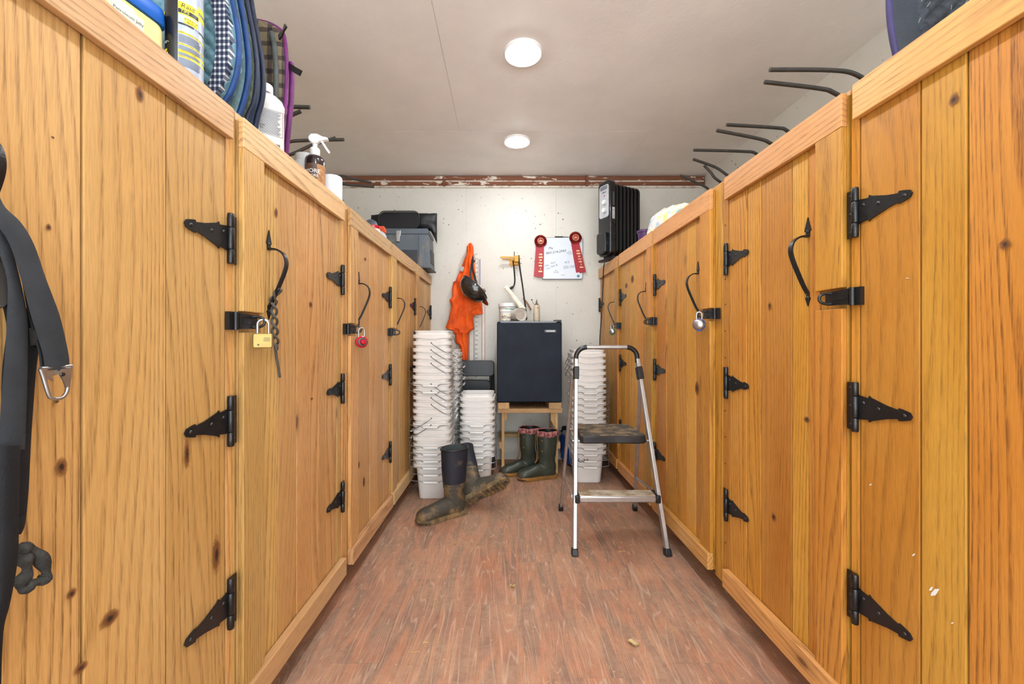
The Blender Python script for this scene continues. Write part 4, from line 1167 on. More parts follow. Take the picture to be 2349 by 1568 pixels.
# ------------------------------------------------------------------ aluminium step stool
FY = 1.868
FL0, FR0 = Vector((at(1318,0,FY).x, FY, .0)), Vector((at(1532,0,FY).x, FY, .0))
TY = 2.095
TL0, TR0 = Vector((at(1321.5,0,TY).x, TY, .905)), Vector((at(1462,0,TY).x, TY, .905))
RL0, RR0 = Vector(((1286-VPX)*2.37/FPX, 2.37, 0)), Vector(((1456-VPX)*2.37/FPX, 2.37, 0))
t = thing('step_stool', 'aluminium folding step stool with a black platform and a handrail', 'step stool', ((FL0.x+FR0.x)/2, 2.1, 0))
def bar(a, b, w, d, side=(1,0,0)):
    # rectangular bar from a to b, w along side
    return MB().strap([a, b], w, d, side)
up = Vector((0,0,1))
for a_, b_ in ((FL0, TL0), (FR0, TR0)):
    obj('front_leg', bar(a_+(b_-a_)*.018, b_, .019, .028), ALU, t, 30, .003, True)
    foot = MB().strap([a_+Vector((0,0,.0)), a_+(b_-a_)*.035], [.032,.026], .040, (1,0,0))
    obj('foot', foot, BLACKPL, t, 30, .004, True)
for a_, fl_ in ((RL0, (FL0,TL0)), (RR0, (FR0,TR0))):
    top_ = fl_[0].lerp(fl_[1], .915)+Vector((-.012 if a_ is RL0 else .012, .022, 0))
    obj('rear_leg', bar(a_+(top_-a_)*.018, top_, .015, .024), ALUDK, t, 30, .003, True)
    obj('foot', MB().strap([a_, a_+(top_-a_)*.04], [.028,.022], .034, (1,0,0)), BLACKPL, t, 30, .004, True)
    jb = fl_[0].lerp(fl_[1], .885); jt = fl_[0].lerp(fl_[1], .955)
    obj('bracket', MB().strap([jb, jt], .027, .042, (1,0,0)), BLACKPL, t, 30, .004, True)
# handrail: two black bends and the aluminium tube
zt = at(0,796,TY).z
cr = .055
for sgn, q in ((1, TL0), (-1, TR0)):
    pts = [q+Vector((0,0,-.02)), q+Vector((0,.001,.0))]+[Vector((q.x+sgn*(cr-cr*math.cos(math.radians(a))), q.y+.002, zt-cr+cr*math.sin(math.radians(a)))) for a in range(0,91,10)]
    obj('rail_bend', MB().tube(pts, .0125, 12), BLACKPL, t, 60, 0, True)
obj('handrail', MB().tube([Vector((TL0.x+cr-.006, TY+.002, zt)), Vector((TR0.x-cr+.006, TY+.002, zt))], .0115, 14), ALU, t, 60, 0, True)
# upper platform
def legx(z, L=True):
    a_, b_ = (FL0, TL0) if L else (FR0, TR0)
    return a_.lerp(b_, z/.905)
zp = .532
PLAT = mat('platform_black', rgb(34,34,36), .45, 0, .5, .2, 30)
PLATTOP = mat('platform_worn', rgb(66,62,56), .8, 0, .3, .2, 22, .3, 160, col2=rgb(128,110,86), thr=(.45,.62))
xl, xr = legx(zp).x+.016, legx(zp, False).x-.016
ol = [(xl+.004,1.995),(xl+.02,1.982),((xl+xr)/2-.06,1.982),((xl+xr)/2-.02,1.989),((xl+xr)/2+.03,1.986),(xr-.06,1.978),(xr-.012,1.984),(xr-.002,2.0),(xr-.014,2.25),(xr-.03,2.262),(xl+.04,2.262),(xl+.025,2.25)]
obj('platform', MB().prism(ol, zp-.042, zp-.003, 'xy'), PLAT, t, 30, .006, True)
oc = Vector(((xl+xr)/2, 2.12))
obj('platform_tread', MB().prism([(oc.x+(a-oc.x)*.975, oc.y+(b-oc.y)*.965) for a, b in ol], zp-.004, zp, 'xy'), PLATTOP, t, 0, 0, True)
for L in (True, False):
    p0 = legx(zp-.03, L)
    obj('pivot_bolt', MB().tube([p0+Vector((-.016 if L else .016,.0,0)), p0+Vector((.02 if L else -.02,.0,0))], .007, 10), STEEL, t, 60, 0, True)
# lower step with grooves
zs = .262
xl, xr = legx(zs).x-.004, legx(zs, False).x+.004
ys0 = legx(zs).y-.024
st = MB().box(xl+.022, xr-.022, ys0, ys0+.080, zs-.034, zs-.003)
ls = obj('lower_step', st, ALU, t, 30, .006, True)
gr = MB()
for i in range(5):
    gr.box(xl+.024, xr-.024, ys0+.008+i*.0145, ys0+.016+i*.0145, zs-.004, zs)
obj('tread_ridge', gr, mat('step_tread', rgb(206,194,176), .6, .2, col2=rgb(150,124,92), vscale=18), ls, 30, 0, False).location = -Vector(t.location)
obj('front_groove', MB().box(xl+.024, xr-.024, ys0-.0012, ys0+.001, zs-.021, zs-.017), ALUDK, ls, 0).location = -Vector(t.location)
for xx in (xl, xr-.022):
    obj('step_cap', MB().box(xx, xx+.022, ys0-.003, ys0+.082, zs-.038, zs), BLACKPL, t, 30, .005, True)
for L in (True, False):
    q = legx(.245, L)+Vector((-.012 if L else .012,.02,0))
    e_ = (RL0 if L else RR0); tp_ = legx(.83, L)
    e2 = e_.lerp(tp_+Vector((0,.022,0)), .265)
    obj('side_brace', bar(q, e2, .006, .016), ALU, t, 30, 0, True)
obj('rear_brace', MB().strap([RL0.lerp(legx(.83)+Vector((0,.022,0)), .1), RR0.lerp(legx(.83, False)+Vector((0,.022,0)), .1)], .006, .016, (0,1,0)) if False else MB().tube([RL0.lerp(legx(.83)+Vector((0,.022,0)), .62), RR0.lerp(legx(.83, False)+Vector((0,.022,0)), .62)], .007, 8), ALUDK, t, 50, 0, True)

# ------------------------------------------------------------------ black harness on the nearest door
WEB = mat('black_webbing', rgb(44,50,56), .6, 0, .4, .12, 30, .2, 900)
WEBD = mat('black_cloth_band', rgb(26,28,32), .75, 0, .3, .2, 20, .2, 300)
t = thing('webbing_harness', 'black nylon webbing harness with a silver snap hanging on the oak door', 'harness', (-.61, .5, .55))
def onx(px, py, X):
    Y = X*FPX/(px-VPX); return Vector((X, Y, 1-(py-VPY)*Y/FPX))
def rows(mbrows, Y, thick):
    nv = len(mbrows)-1
    def f(u, v):
        y, l, r, yy = mbrows[int(round(v*nv))]; return onx(l+(r-l)*u, y, yy+thick*.5+thick*math.sin(PI*u)*.5)
    def g(u, v):
        y, l, r, yy = mbrows[int(round(v*nv))]; return onx(l+(r-l)*u, y, yy-thick*.4)
    return MB().slab(f, g, 6, nv)
def dens(rs, k=4):
    P = smooth_path([(a, b, c) for a, b, c, d in rs], k); Q = smooth_path([(d, 0, 0) for a, b, c, d in rs], k)
    return [(p.x, p.y, p.z, q.x) for p, q in zip(P, Q)]
def band(name, rs, thick, m):
    return obj(name, rows(dens(rs), 0, thick), m, t, 50, 0, True)
band('snap_strap', [(440,-40,-5,-.606),(475,-28,12,-.604),(510,-10,48,-.602),(560,22,78,-.601),(640,48,106,-.600),(720,70,136,-.600),(790,92,153,-.600),(825,100,159,-.600),(848,102,159,-.600)], .003, WEB)
band('short_strap', [(600,42,56,-.618),(720,64,82,-.614),(800,86,100,-.606),(846,92,106,-.604)], .003, WEBD)
band('long_strap', [(470,-30,6,-.606),(560,-8,26,-.606),(640,16,46,-.606),(720,16,62,-.606),(800,12,64,-.606),(900,4,62,-.606),(960,0,60,-.606),(1030,-2,58,-.606)], .003, WEB)
band('cloth_band', [(640,-12,18,-.620),(740,14,80,-.620),(800,10,88,-.620),(860,4,82,-.620),(1000,2,72,-.620),(1120,2,66,-.620),(1200,2,58,-.620),(1225,0,48,-.620)], .006, WEBD)
band('lower_band', [(1022,-6,48,-.603),(1060,-6,46,-.603),(1200,-8,44,-.603),(1290,-10,40,-.603),(1380,-14,24,-.603),(1450,-20,8,-.603),(1600,-26,2,-.603)], .007, WEBD)
band('loop', [(1180,46,58,-.618),(1200,40,56,-.618),(1222,36,50,-.618)], .006, WEBD)
obj('cloth_knot', MB().tube(smooth_path([onx(46,1262,-.612), onx(66,1256,-.612), onx(92,1278,-.612), onx(106,1310,-.612), onx(100,1328,-.612), onx(78,1336,-.612), onx(56,1348,-.612), onx(48,1338,-.612), onx(62,1310,-.612), onx(58,1285,-.612), onx(46,1272,-.612)], 4), [.0065+.002*math.sin(i*.9) for i in range(41)], 10), mat('frayed_cloth', rgb(62,62,60), .8, 0, .3, .25, 60, .4, 200), t, 60, 0, True)
obj('leather_loop', MB().strap(smooth_path([onx(-20,590,-.612), onx(6,600,-.612), onx(14,640,-.612), onx(0,690,-.612), onx(-24,700,-.612)], 4), .012, .004, (.3,1,0)), mat('worn_leather', rgb(40,36,32), .6, col2=rgb(176,160,128), thr=(.62,.68), vscale=50), t, 50, 0, True)
obj('tape_wrap', MB().tube([onx(66,772,-.616), onx(100,770,-.614)], [.012,.013], 10), mat('worn_wrap', rgb(44,40,36), .7, col2=rgb(204,192,166), thr=(.6,.66), vscale=60), t, 50, 0, True)
sy = -.600
def pxz(pts): return [(onx(x_, y_, sy).y, onx(x_, y_, sy).z) for x_, y_ in pts]
sn_ = MB()
outl_ = [(93,846),(100,866),(112,905),(120,913),(134,914),(146,909),(154,896),(157,872),(160,842)]
sn_.tube(smooth_path([onx(x_, y_, sy) for x_, y_ in outl_], 4), .0024, 8)
sn_.tube([onx(93,845,sy), onx(163,839,sy)], .0028, 8)
sn_.prism(pxz([(96,848),(134,845),(132,858),(118,862),(122,874),(112,868),(104,872)]), sy-.0012, sy+.0012, 'yz')
so_ = obj('snap_hook', sn_, STEEL, t, 50, 0, True)
obj('snap_gate', MB().prism(pxz([(128,852),(136,846),(159,843),(158,866),(152,886),(146,889),(140,872)]), sy+.0015, sy+.0035, 'yz'), STEEL, t, 40, 0, True)
obj('snap_rivet', MB().lathe([(.003,0),(.0025,.001),(.0004,.0014)], 10, Matrix.Translation(onx(137,858,sy)+Vector((.004,0,0))) @ Matrix.Rotation(PI/2, 4, 'Y')), SCREW, t, 50, 0, True)

# ------------------------------------------------------------------ stock on top of the honey oak lockers
ZT = 1.5485
# jar of yellow jelly with a blue lid
c = Vector((-.797, .822, ZT))
t = thing('jelly_jar', 'square jar of pale yellow jelly with a blue lid on the lockers', 'jar', c, (0,0,math.radians(78)))
JEL = mat('yellow_jelly', rgb(240,226,128), .18, 0, .5, .08, 6, coat=.3, col2=rgb(236,232,190))
BLID = mat('blue_lid', rgb(20,98,196), .3, 0, .5, .08)
JW = .118
def rsq(w, z, r=.022): return [(a, b, z) for a, b in rrect(w, w, r, 5)]
obj('body', MB().loft([rsq(JW*.92,0), rsq(JW,.006), rsq(JW,.112), rsq(JW*.97,.120), rsq(JW*.9,.124)]), JEL, t, 50)
obj('lid', MB().loft([rsq(JW*1.03,.1235), rsq(JW*1.04,.125), rsq(JW*1.04,.152), rsq(JW*1.01,.158)]), BLID, t, 40)
lab = MB().box(-.046,.010,-JW/2-.0012,-JW/2-.0004,.012,.104)
lo = obj('label', lab, mat('pale_label', rgb(222,226,208), .5), t, 30)
obj('lettering', text_mb('Petroleum Jelly', .0088, 0, M=Matrix.Translation((-.018,-JW/2-.0016,.092)) @ WALLTEXT), INK, lo, 0)
fine = MB()
for i in range(5): fine.box(-.040,.006-.006*(i%2),-JW/2-.0016,-JW/2-.0012,.074-i*.010,.0765-i*.010)
obj('fine_print', fine, INK2, lo, 0)
# aerosol can
def cyl_patch(mb, r, a0, a1, z0, z1, n=10):
    for i in range(n):
        p, q = math.radians(a0+(a1-a0)*i/n), math.radians(a0+(a1-a0)*(i+1)/n)
        mb.add([(r*math.cos(p), r*math.sin(p), z0),(r*math.cos(q), r*math.sin(q), z0),(r*math.cos(q), r*math.sin(q), z1),(r*math.cos(p), r*math.sin(p), z1)], [(0,1,2,3)])
    return mb
def cyl_text(txt, size, r, ang, z, shear=0, mb=None, space=1.0):
    m_ = text_mb(txt, size, shear, space=space)
    vs = [(r*math.cos(math.radians(ang)+x_/r), r*math.sin(math.radians(ang)+x_/r), z+y_) for x_, y_, _ in m_.v]
    return (mb or MB()).add(vs, m_.f)
CR = .0345
c = at(423,0,.90); c.z = ZT
t = thing('insect_spray_can', 'tall black and grey aerosol can with yellow bands on the lockers', 'spray can', c)
obj('body', MB().lathe([(.0005,.001),(CR*.92,0),(CR,.004),(CR,.255),(CR*.92,.268),(CR*.5,.278),(.0005,.279)], 40), mat('can_black', rgb(26,28,34), .25, .2, .5, .05), t)
obj('cap', MB().lathe([(CR*.9,.268),(CR*.9,.31),(CR*.8,.318),(.0005,.319)], 32), BLACKPL, t)
V0 = -58.0   # start angle of the back label (just right of the face seen)
A0, A1 = -70, 66
obj('label', cyl_patch(MB(), CR+.0004, A0, A1, .004, .25, 24), mat('label_grey', rgb(176,188,208), .35), t)
YB = mat('label_yellow', rgb(250,226,20), .4); LBK = mat('label_black', rgb(24,24,28), .4)
yb, bk, gy = MB(), MB(), MB()
r1, r2 = CR+.0008, CR+.0012
def za(py): return 1-(py-VPY)*.868/FPX-ZT
for z0, z1 in ((116,122),(71,76),(98,103),(113,120)): pass
for p0, p1 in ((70,74.5),(97,101),(112,118.5),(125,129.5)): obj('yellow_band', cyl_patch(MB(), r1, A0+1, A1-6, za(p1), za(p0), 16), YB, t)
for q0, q1, p0, p1 in ((1,62,2,18),(62,136,-8,6),(1,62,28,31),(18,60,35,49),(62,136,12,24)): obj('yellow_panel', cyl_patch(MB(), r1, A0+q0, A0+q1, za(p1), za(p0), 8), YB, t)
for q0, q1, p0, p1 in ((1,62,18.5,27.5),(1,46,50,54),(64,136,50,54)): obj('black_band', cyl_patch(MB(), r1, A0+q0, A0+q1, za(p1), za(p0), 8), LBK, t)
ltr = MB()
cyl_text('DIRECTIONS FOR USE', .0046, r2, A0+38, za(72.2), 0, ltr); cyl_text('STORAGE AND DISPOSAL', .0044, r2, A0+40, za(99), 0, ltr)
cyl_text('PRECAUTIONARY\nDOMESTIC ANIMALS', .0036, r2, A0+34, za(115.2), 0, ltr); cyl_text('FIRST AID', .0046, r2, A0+20, za(127.2), 0, ltr)
cyl_text('ATTACK\nBUGS', .0068, r2, A0+39, za(42), .1, ltr); cyl_text('Raid', .014, r2+.0002, A0+28, za(10.5), .15, ltr)
cyl_text('DEFENSE', .009, r2, A0+92, za(8), 0, ltr)
obj('lettering', ltr, LBK, t, 0)
wl_ = cyl_text('TIPS', .0085, r2, A0+20, za(23), .1); obj('lettering', wl_, YB, t, 0)
kl = cyl_text('KILLS', .005, r2, A0+54, za(52.2), 0); obj('lettering', kl, LBK, t, 0)
for q0, q1 in ((77,96),(103,111),(119.5,124.5),(131,150)):
    q = q0
    while q < q1:
        cyl_patch(gy, r1, A0+2, A0+70+random.uniform(-6,4), za(q+.8), za(q), 10); q += 1.9
obj('fine_print', gy, mat('fine_print', rgb(70,76,92), .6), t, 0)
for q0, q1, p0, p1 in ((-142,-122,24,46),(-130,-108,112,118),(-122,-104,120,132)): obj('yellow_panel', cyl_patch(MB(), r1, q0, q1, za(p1), za(p0), 5), YB, t)
obj('lettering', cyl_text('etr-', .011, r2, -112, za(96), 0), WHITEPL, t, 0)

# saddle pads standing in a row, their rounded corners towards the aisle
def pad(name, label, right, Y, thick, xl, m, quilt=0.0, cell=.03, binding=None, border=None, parts_label=None, ztop=1.98, tilt=0.0, bind_r=.0075, border_w=.03):
    """right: list of (z, x) for the free edge from the bottom upwards"""
    t = thing(name, label, 'saddle pad', ((xl+right[len(right)//2][1])/2, Y, right[0][0]), group='saddle pads on the lockers')
    R = smooth_path([(z, 0, x_) for z, x_ in right], 14 if quilt else 5)
    nv = len(R)-1; nu = 120 if quilt else 34; ku = nu/34; kv = 2.8 if quilt else 1
    def surf(sgn):
        def f(u, v):
            p = R[int(round(v*nv))]; x_ = xl+(p.z-xl)*u; z = p.x
            e = min(1, (1-u)*34/4)**.5*min(1, u*34/3+.3)*min(1, v*nv/3/kv+.35)
            q = 0
            if quilt:
                a, b = (x_+z)/cell, (x_-z)/cell
                q = quilt*(abs(math.sin(PI*a))*abs(math.sin(PI*b)))**.5
            return (x_, Y+tilt*(z-ZT)+sgn*(thick*.5*(.45+.55*e)+q), z)
        return f
    def wv(f): return f
    obj('quilt', MB().slab(surf(-1), surf(1), nu, nv), m, t, 60, 0, True)
    edge = [Vector((p.z, Y+tilt*(p.x-ZT), p.x)) for p in R]
    if binding is not None:
        obj('binding', MB().tube([e_+Vector((.002,0,0)) for e_ in edge], bind_r, 10), binding, t, 60, 0, True)
    if border is not None:
        br = []
        for e_ in edge:
            br.append([e_+Vector((-border_w,-thick*.62-quilt,0)), e_+Vector((-.002,-thick*.66-quilt,0)), e_+Vector((-.002,-thick*.3,0)), e_+Vector((-border_w,-thick*.3,0))])
        obj('border_tape', MB().loft(br), border, t, 30, 0, True)
    return t
def check_mat(name, c1, c2, c3, sx, sz, w=.35):
    m, nt, b = new_mat(name); setin(b, Roughness=.85)
    tc = N(nt, 'ShaderNodeTexCoord'); sp = N(nt, 'ShaderNodeSeparateXYZ'); nt.links.new(tc.outputs['Object'], sp.inputs[0])
    fx = math_node(nt, 'LESS_THAN', math_node(nt, 'FRACT', math_node(nt, 'MULTIPLY', sp.outputs[0], sx)), w)
    fz_ = math_node(nt, 'LESS_THAN', math_node(nt, 'FRACT', math_node(nt, 'MULTIPLY', sp.outputs[2], sz)), w)
    s_ = math_node(nt, 'ADD', fx, fz_)
    c = ramp(nt, math_node(nt, 'MULTIPLY', s_, .5), [(0, c1), (.5, c2), (1.0, c3)], 'LINEAR')
    nt.links.new(c, b.inputs['Base Color'])
    bump(nt, b, tex_noise(nt, obj_coord(nt), 300, 2), .15, .002)
    return m
TEAL = mat('teal_quilt', rgb(104,148,164), .5, 0, .5, .2, 8)
TEAL2 = mat('pale_teal_knit', rgb(128,160,168), .8, 0, .4, .15, 60, .4, 160)
OLQ = mat('olive_quilt', rgb(98,106,84), .8, 0, .4, .15, 12)
GREYB = mat('blue_grey_satin', rgb(88,106,134), .4, 0, .5, .15, 10)
BIND = mat('blue_binding', rgb(16,62,122), .55, 0, .4, .2, 30, .2, 300)
NAVB = mat('navy_binding', rgb(28,40,66), .55, 0, .4, .2, 30, .2, 300)
PLAIDN = check_mat('navy_white_check', rgb(24,34,62), rgb(96,104,122), rgb(214,216,216), 90, 70, .4)
def edge_px(pts, X):
    # free edge read at the depth X of the aisle side
    out = []
    for px, py in pts:
        Y = X*FPX/(px-VPX); out.append((1-(py-VPY)*Y/FPX, X))
    return out
def free_edge(pts, Y):
    return [(at(px,py,Y).z, at(px,py,Y).x) for px, py in pts]
def bottom(pts, Y):
    e = free_edge(pts, Y)
    e = [(z, x_) for z, x_ in e if z > ZT+.004]
    return [(ZT+.0095, e[0][1]-.05), (ZT+.0105, e[0][1]-.02)]+[q for q in e if q[0] > ZT+.014]
pad('quilted_saddle_pad', 'teal quilted saddle pad with a navy check border behind the spray can', bottom([(512,236),(526,212),(538,180),(545,140),(546,100),(540,50),(530,0),(520,-60),(505,-130)], 1.0), 1.0, .020, -1.12, TEAL, .015, .037, BIND, PLAIDN, border_w=.036)
pad('knit_saddle_pad', 'pale teal knit saddle pad with blue binding in the pad row', bottom([(546,264),(556,235),(566,190),(568,140),(562,80),(552,20),(540,-40),(520,-120)], 1.05), 1.05, .022, -1.10, TEAL2, 0, .03, BIND)
pad('olive_saddle_pad', 'olive quilted saddle pad with navy binding in the pad row', bottom([(568,262),(580,235),(586,190),(586,140),(578,80),(566,20),(556,-40),(540,-120)], 1.09), 1.09, .022, -1.08, OLQ, .004, .03, NAVB)
pad('satin_saddle_pad', 'blue grey satin saddle pad next to the plaid one', bottom([(590,262),(598,235),(602,200),(600,150),(592,100),(580,40),(570,-20),(552,-100)], 1.135), 1.135, .024, -1.06, GREYB, 0, .03, NAVB)
PLAID = check_mat('tan_brown_plaid', rgb(128,116,90), rgb(78,66,56), rgb(40,32,34), 22, 22, .34)
PURP = mat('purple_binding', rgb(116,34,112), .5, 0, .4, .2, 20)
GREYBD = mat('grey_binding', rgb(92,98,98), .8)
tp = pad('plaid_cooler', 'tan and brown plaid blanket pad with purple edges and black straps', bottom([(650,262),(654,220),(656,160),(653,110),(648,80),(636,66),(612,54),(585,48)], 1.33), 1.33, .026, -1.1, PLAID, .003, .05, PURP)
tp['category'] = 'blanket'; del tp['group']
obj('inner_layer', MB().tube([Vector((x_-.014, 1.312, z)) for z, x_ in bottom([(646,262),(650,220),(650,160),(646,110),(640,84)], 1.33)], .008, 8), GREYBD, tp, 60, 0, True)
obj('outer_layer', MB().tube([Vector((x_+.004, 1.36, z)) for z, x_ in bottom([(650,262),(654,220),(656,170),(654,130)], 1.33)], .009, 8), PURP, tp, 60, 0, True)
obj('strap_loop', MB().strap(smooth_path([at(640,86,1.30), at(648,76,1.29), at(652,66,1.28), at(656,58,1.275)], 4), .02, .005, (.2,0,1)).strap(smooth_path([at(652,148,1.35), at(664,152,1.335), at(676,160,1.32), at(690,168,1.31)], 4), .018, .005, (0,0,1)), BLACKPL, tp, 50, 0, True)

# white antiseptic bottle
c = Vector((-.722, 1.212, ZT))
t = thing('antiseptic_bottle', 'large white bottle with a printed label and ribbed cap on the lockers', 'bottle', c, (0,0,math.radians(38)))
BW, BD = .096, .074
def bo(f, z, r=.024): return [(a, b, z) for a, b in rrect(BW*f, BD*f, r*f, 6)]
bh = at(0,188,1.195).z-ZT
obj('body', MB().loft([bo(.94,0), bo(1,.006), bo(1,bh*.66), bo(1.03,bh*.67), bo(1.03,bh*.72), bo(1.0,bh*.735), bo(.9,bh*.79), bo(.62,bh*.85), bo(.42,bh*.875), bo(.40,bh*.89)]), WHITEPL, t, 45)
cp = MB().lathe([(.0195,bh*.885),(.0205,bh*.89),(.0205,bh*.985),(.019,bh),(.0005,bh*1.0)], 30)
co = obj('cap', cp, WHITEPL, t, 40)
yf = -BD/2-.0006
lo = obj('label_frame', MB().box(-.022,.040,yf,yf+.0004,bh*.27,bh*.274).box(-.022,.040,yf,yf+.0004,bh*.606,bh*.61).box(-.0225,-.0218,yf,yf+.0004,bh*.27,bh*.61).box(.0395,.0402,yf,yf+.0004,bh*.27,bh*.61), INK, t, 0)
fp = MB(); z = bh*.595
while z > bh*.28:
    fp.box(-.020,.036-random.random()*.010,yf,yf+.0004,z-.0011,z); z -= .0026
obj('fine_print', fp, INK2, t, 0)
bc = MB(); xq = .012
for i in range(12):
    w = random.choice((.0006,.0012,.0018)); bc.box(xq,xq+w,yf,yf+.0004,bh*.10,bh*.17); xq += w+random.choice((.0006,.001))
obj('barcode', bc, INK, t, 0)
xs = -BW/2-.0006
yq = Matrix(((0,0,1,0),(-1,0,0,0),(0,1,0,0),(0,0,0,1)))
obj('lettering', text_mb('GLUCONATE\nSOLUTION', .0078, M=Matrix.Translation((-.030,yf,bh*.36)) @ WALLTEXT), INK, t, 0)
obj('red_stripe', MB().box(-.037,-.024,yf,yf+.0004,bh*.55,bh*.562), RED, t, 0)

# brown spray bottle with white trigger
c = Vector((-.680, 1.44, ZT))
t = thing('trigger_spray_bottle', 'dark brown spray bottle with a white trigger and printed label', 'spray bottle', c, (0,0,math.radians(12)))
AMB = mat('brown_bottle', rgb(40,24,26), .2, 0, .5, .15, 10, coat=.4)
r = .034; h = at(0,358,1.44).z-ZT
obj('body', MB().lathe([(.0005,0),(r*.93,0),(r,.005),(r,h*.80),(r*.93,h*.90),(r*.7,h*.97),(r*.42,h),(r*.40,h+.006)], 32), AMB, t)
la, lb2 = MB(), MB()
cyl_patch(la, r+.0005, -140, -66, .004, h*.66, 12); cyl_patch(lb2, r+.0005, -66, 20, .004, h*.66, 12)
obj('label', la, mat('label_dark', rgb(46,36,32), .45, col2=rgb(96,66,48), vscale=30), t); obj('label', lb2, mat('label_kraft', rgb(186,136,86), .6, col2=rgb(140,96,58), vscale=70), t)
sl_ = MB(); cyl_text('MORE', .020, r+.001, -92, h*.42, 0, sl_); cyl_text('MORE', .013, r+.001, -88, h*.28, 0, sl_); cyl_text('10-1', .010, r+.001, -84, h*.16, 0, sl_)
obj('lettering', sl_, WHITEPL, t, 0)
zc = h
obj('collar', MB().lathe([(.016,zc),(.017,zc+.002),(.017,zc+.024),(.014,zc+.028),(.008,zc+.030),(.008,zc+.045)], 24), WHITEPL, t)
hd = [(-.020,zc+.052),(-.022,zc+.064),(-.012,zc+.076),(.008,zc+.078),(.026,zc+.070),(.044,zc+.068),(.046,zc+.060),(.030,zc+.056),(.012,zc+.050),(.008,zc+.042),(-.008,zc+.042)]
ho = obj('spray_head', MB().prism(hd, -.011, .011, 'xz'), WHITEPL, t, 40, .004)
obj('trigger', MB().strap(smooth_path([(.022,0,zc+.056),(.030,0,zc+.044),(.040,0,zc+.028),(.050,0,zc+.014)], 4), .012, .007, (0,1,0)), WHITEPL, t, 40)
# white pots
c = Vector((-.74, 1.50, ZT)); hh = at(0,357,1.50).z-ZT
t = thing('supplement_jar', 'plain white screw top jar half hidden behind the brown spray bottle', 'jar', c)
obj('body', MB().lathe([(.0005,0),(.040,0),(.042,.004),(.042,hh*.78),(.034,hh*.82)], 30), WHITEPL, t); obj('cap', MB().lathe([(.037,hh*.80),(.038,hh*.81),(.038,hh*.98),(.0005,hh)], 30), WHITEPL, t)
c = at(760,0,1.60); c.x = -.685; hh = at(0,402,1.58).z-ZT
t = thing('paper_roll', 'white roll standing on end beside the brown spray bottle', 'paper roll', (c.x, 1.60, ZT))
ROLL = mat('paper_white', rgb(236,238,244), .8, 0, .3, .03)
obj('roll', MB().lathe([(.012,.0),(.0355,0),(.036,.002),(.036,hh-.004),(.034,hh),(.012,hh-.001),(.012,0)], 36), ROLL, t)
obj('core', MB().lathe([(.0118,.001),(.0118,hh-.002),(.0105,hh-.002),(.0105,.001)], 20), mat('cardboard', rgb(168,132,96), .8), t)

# toolbox with a black cushion on it
TBX = mat('toolbox_grey', rgb(92,102,112), .5, 0, .5, .15, 9, .1, 150, col2=rgb(136,128,112), thr=(.55,.75))
TBD = mat('toolbox_dark', rgb(58,62,68), .55)
ty0, ty1 = 3.02, 3.27
xl_, xr_ = -1.02, -.556
zb, zt_ = ZT+.0005, 1.850
t = thing('toolbox', 'scuffed grey plastic toolbox at the end of the honey oak lockers', 'toolbox', ((xl_+xr_)/2, (ty0+ty1)/2, zb))
def tb(f, z, g=0): 
    cx_, cy_ = (xl_+xr_)/2, (ty0+ty1)/2
    w, d = (xr_-xl_)*f, (ty1-ty0)*f
    return [(cx_-w/2,cy_-d/2+g,z),(cx_+w/2,cy_-d/2+g,z),(cx_+w/2,cy_+d/2,z),(cx_-w/2,cy_+d/2,z)]
obj('body', MB().loft([tb(1.0,zb), tb(1.0,zb+.012), tb(.955,zb+.012), tb(.90,zt_-.045)]), TBX, t, 0, .004, True)
lidm = MB().loft([tb(.915,zt_-.044), tb(.925,zt_-.036), tb(.91,zt_-.010), tb(.88,zt_)])
obj('lid', lidm, TBX, t, 0, .004, True)
for xx in (-.80, -.98):
    la_ = MB().box(xx-.019, xx+.019, ty0+.004, ty0+.012, zt_-.062, zt_-.018).box(xx-.014, xx+.014, ty0-.003, ty0+.006, zt_-.105, zt_-.05)
    obj('latch', la_, STEEL, t, 30, .003, True)
obj('front_recess', MB().box(-.80, -.655, ty0-.002, ty0+.004, zb+.03, zb+.135), TBD, t, 0, .003, True)
obj('corner_rib', MB().prism([(-.645,zb+.012),(-.60,zb+.012),(-.615,zt_-.05),(-.645,zt_-.05)], ty0-.0005, ty0+.02, 'xz'), TBX, t, 0, .003, True)
obj('side_grip', MB().box(xr_-.022, xr_-.008, ty0+.07, ty1-.05, zb+.05, zb+.15), TBD, t, 0, .003, True)
CUSH = mat('black_cushion', rgb(20,23,29), .55, 0, .5, .25, 10)
t = thing('cushion', 'crumpled black cushion lying on the grey toolbox', 'cushion', ((xl_+xr_)/2, 3.15, zt_))
cu = MB()
def cush(sg):
    def f(u, v):
        x_ = -1.035+.51*u; 
        z0 = zt_+.004-.10*max(0, (u-.90)/.10)**1.2; z1 = 1.977+.014*u
        z = z0+(z1-z0)*v
        e = (max(0, math.sin(PI*u))**.35)*(max(0, math.sin(PI*v))**.45)
        p = Vector((x_*14, z*14, sg))
        cr_ = (.010+.018*max(0,(u-.75)/.25))*noise.noise(p)+.006*noise.noise(p*2.7)
        return (x_+.012*max(0,u-.8)*noise.noise(Vector((z*40,1,sg))), 3.12+sg*(.062*e+.006)+cr_, z+.006*noise.noise(Vector((x_*20,3,0)))*v)
    return f
cu.slab(cush(-1), cush(1), 30, 16)
o = obj('cover', cu, CUSH, t, 70, 0, True)
obj('front_panel', MB().prism(rrect(.30,.125,.04,6,-.80,zt_+.066), 3.046, 3.056, 'xz'), mat('glossy_panel', rgb(16,20,28), .22, 0, .5, .1, 10), t, 40, .004, True)
obj('piping', MB().tube([(a_, 3.044, b_) for a_, b_ in rrect(.305,.13,.042,6,-.80,zt_+.067)], .004, 8, closed=True), BLACKPL, t, 60, 0, True)
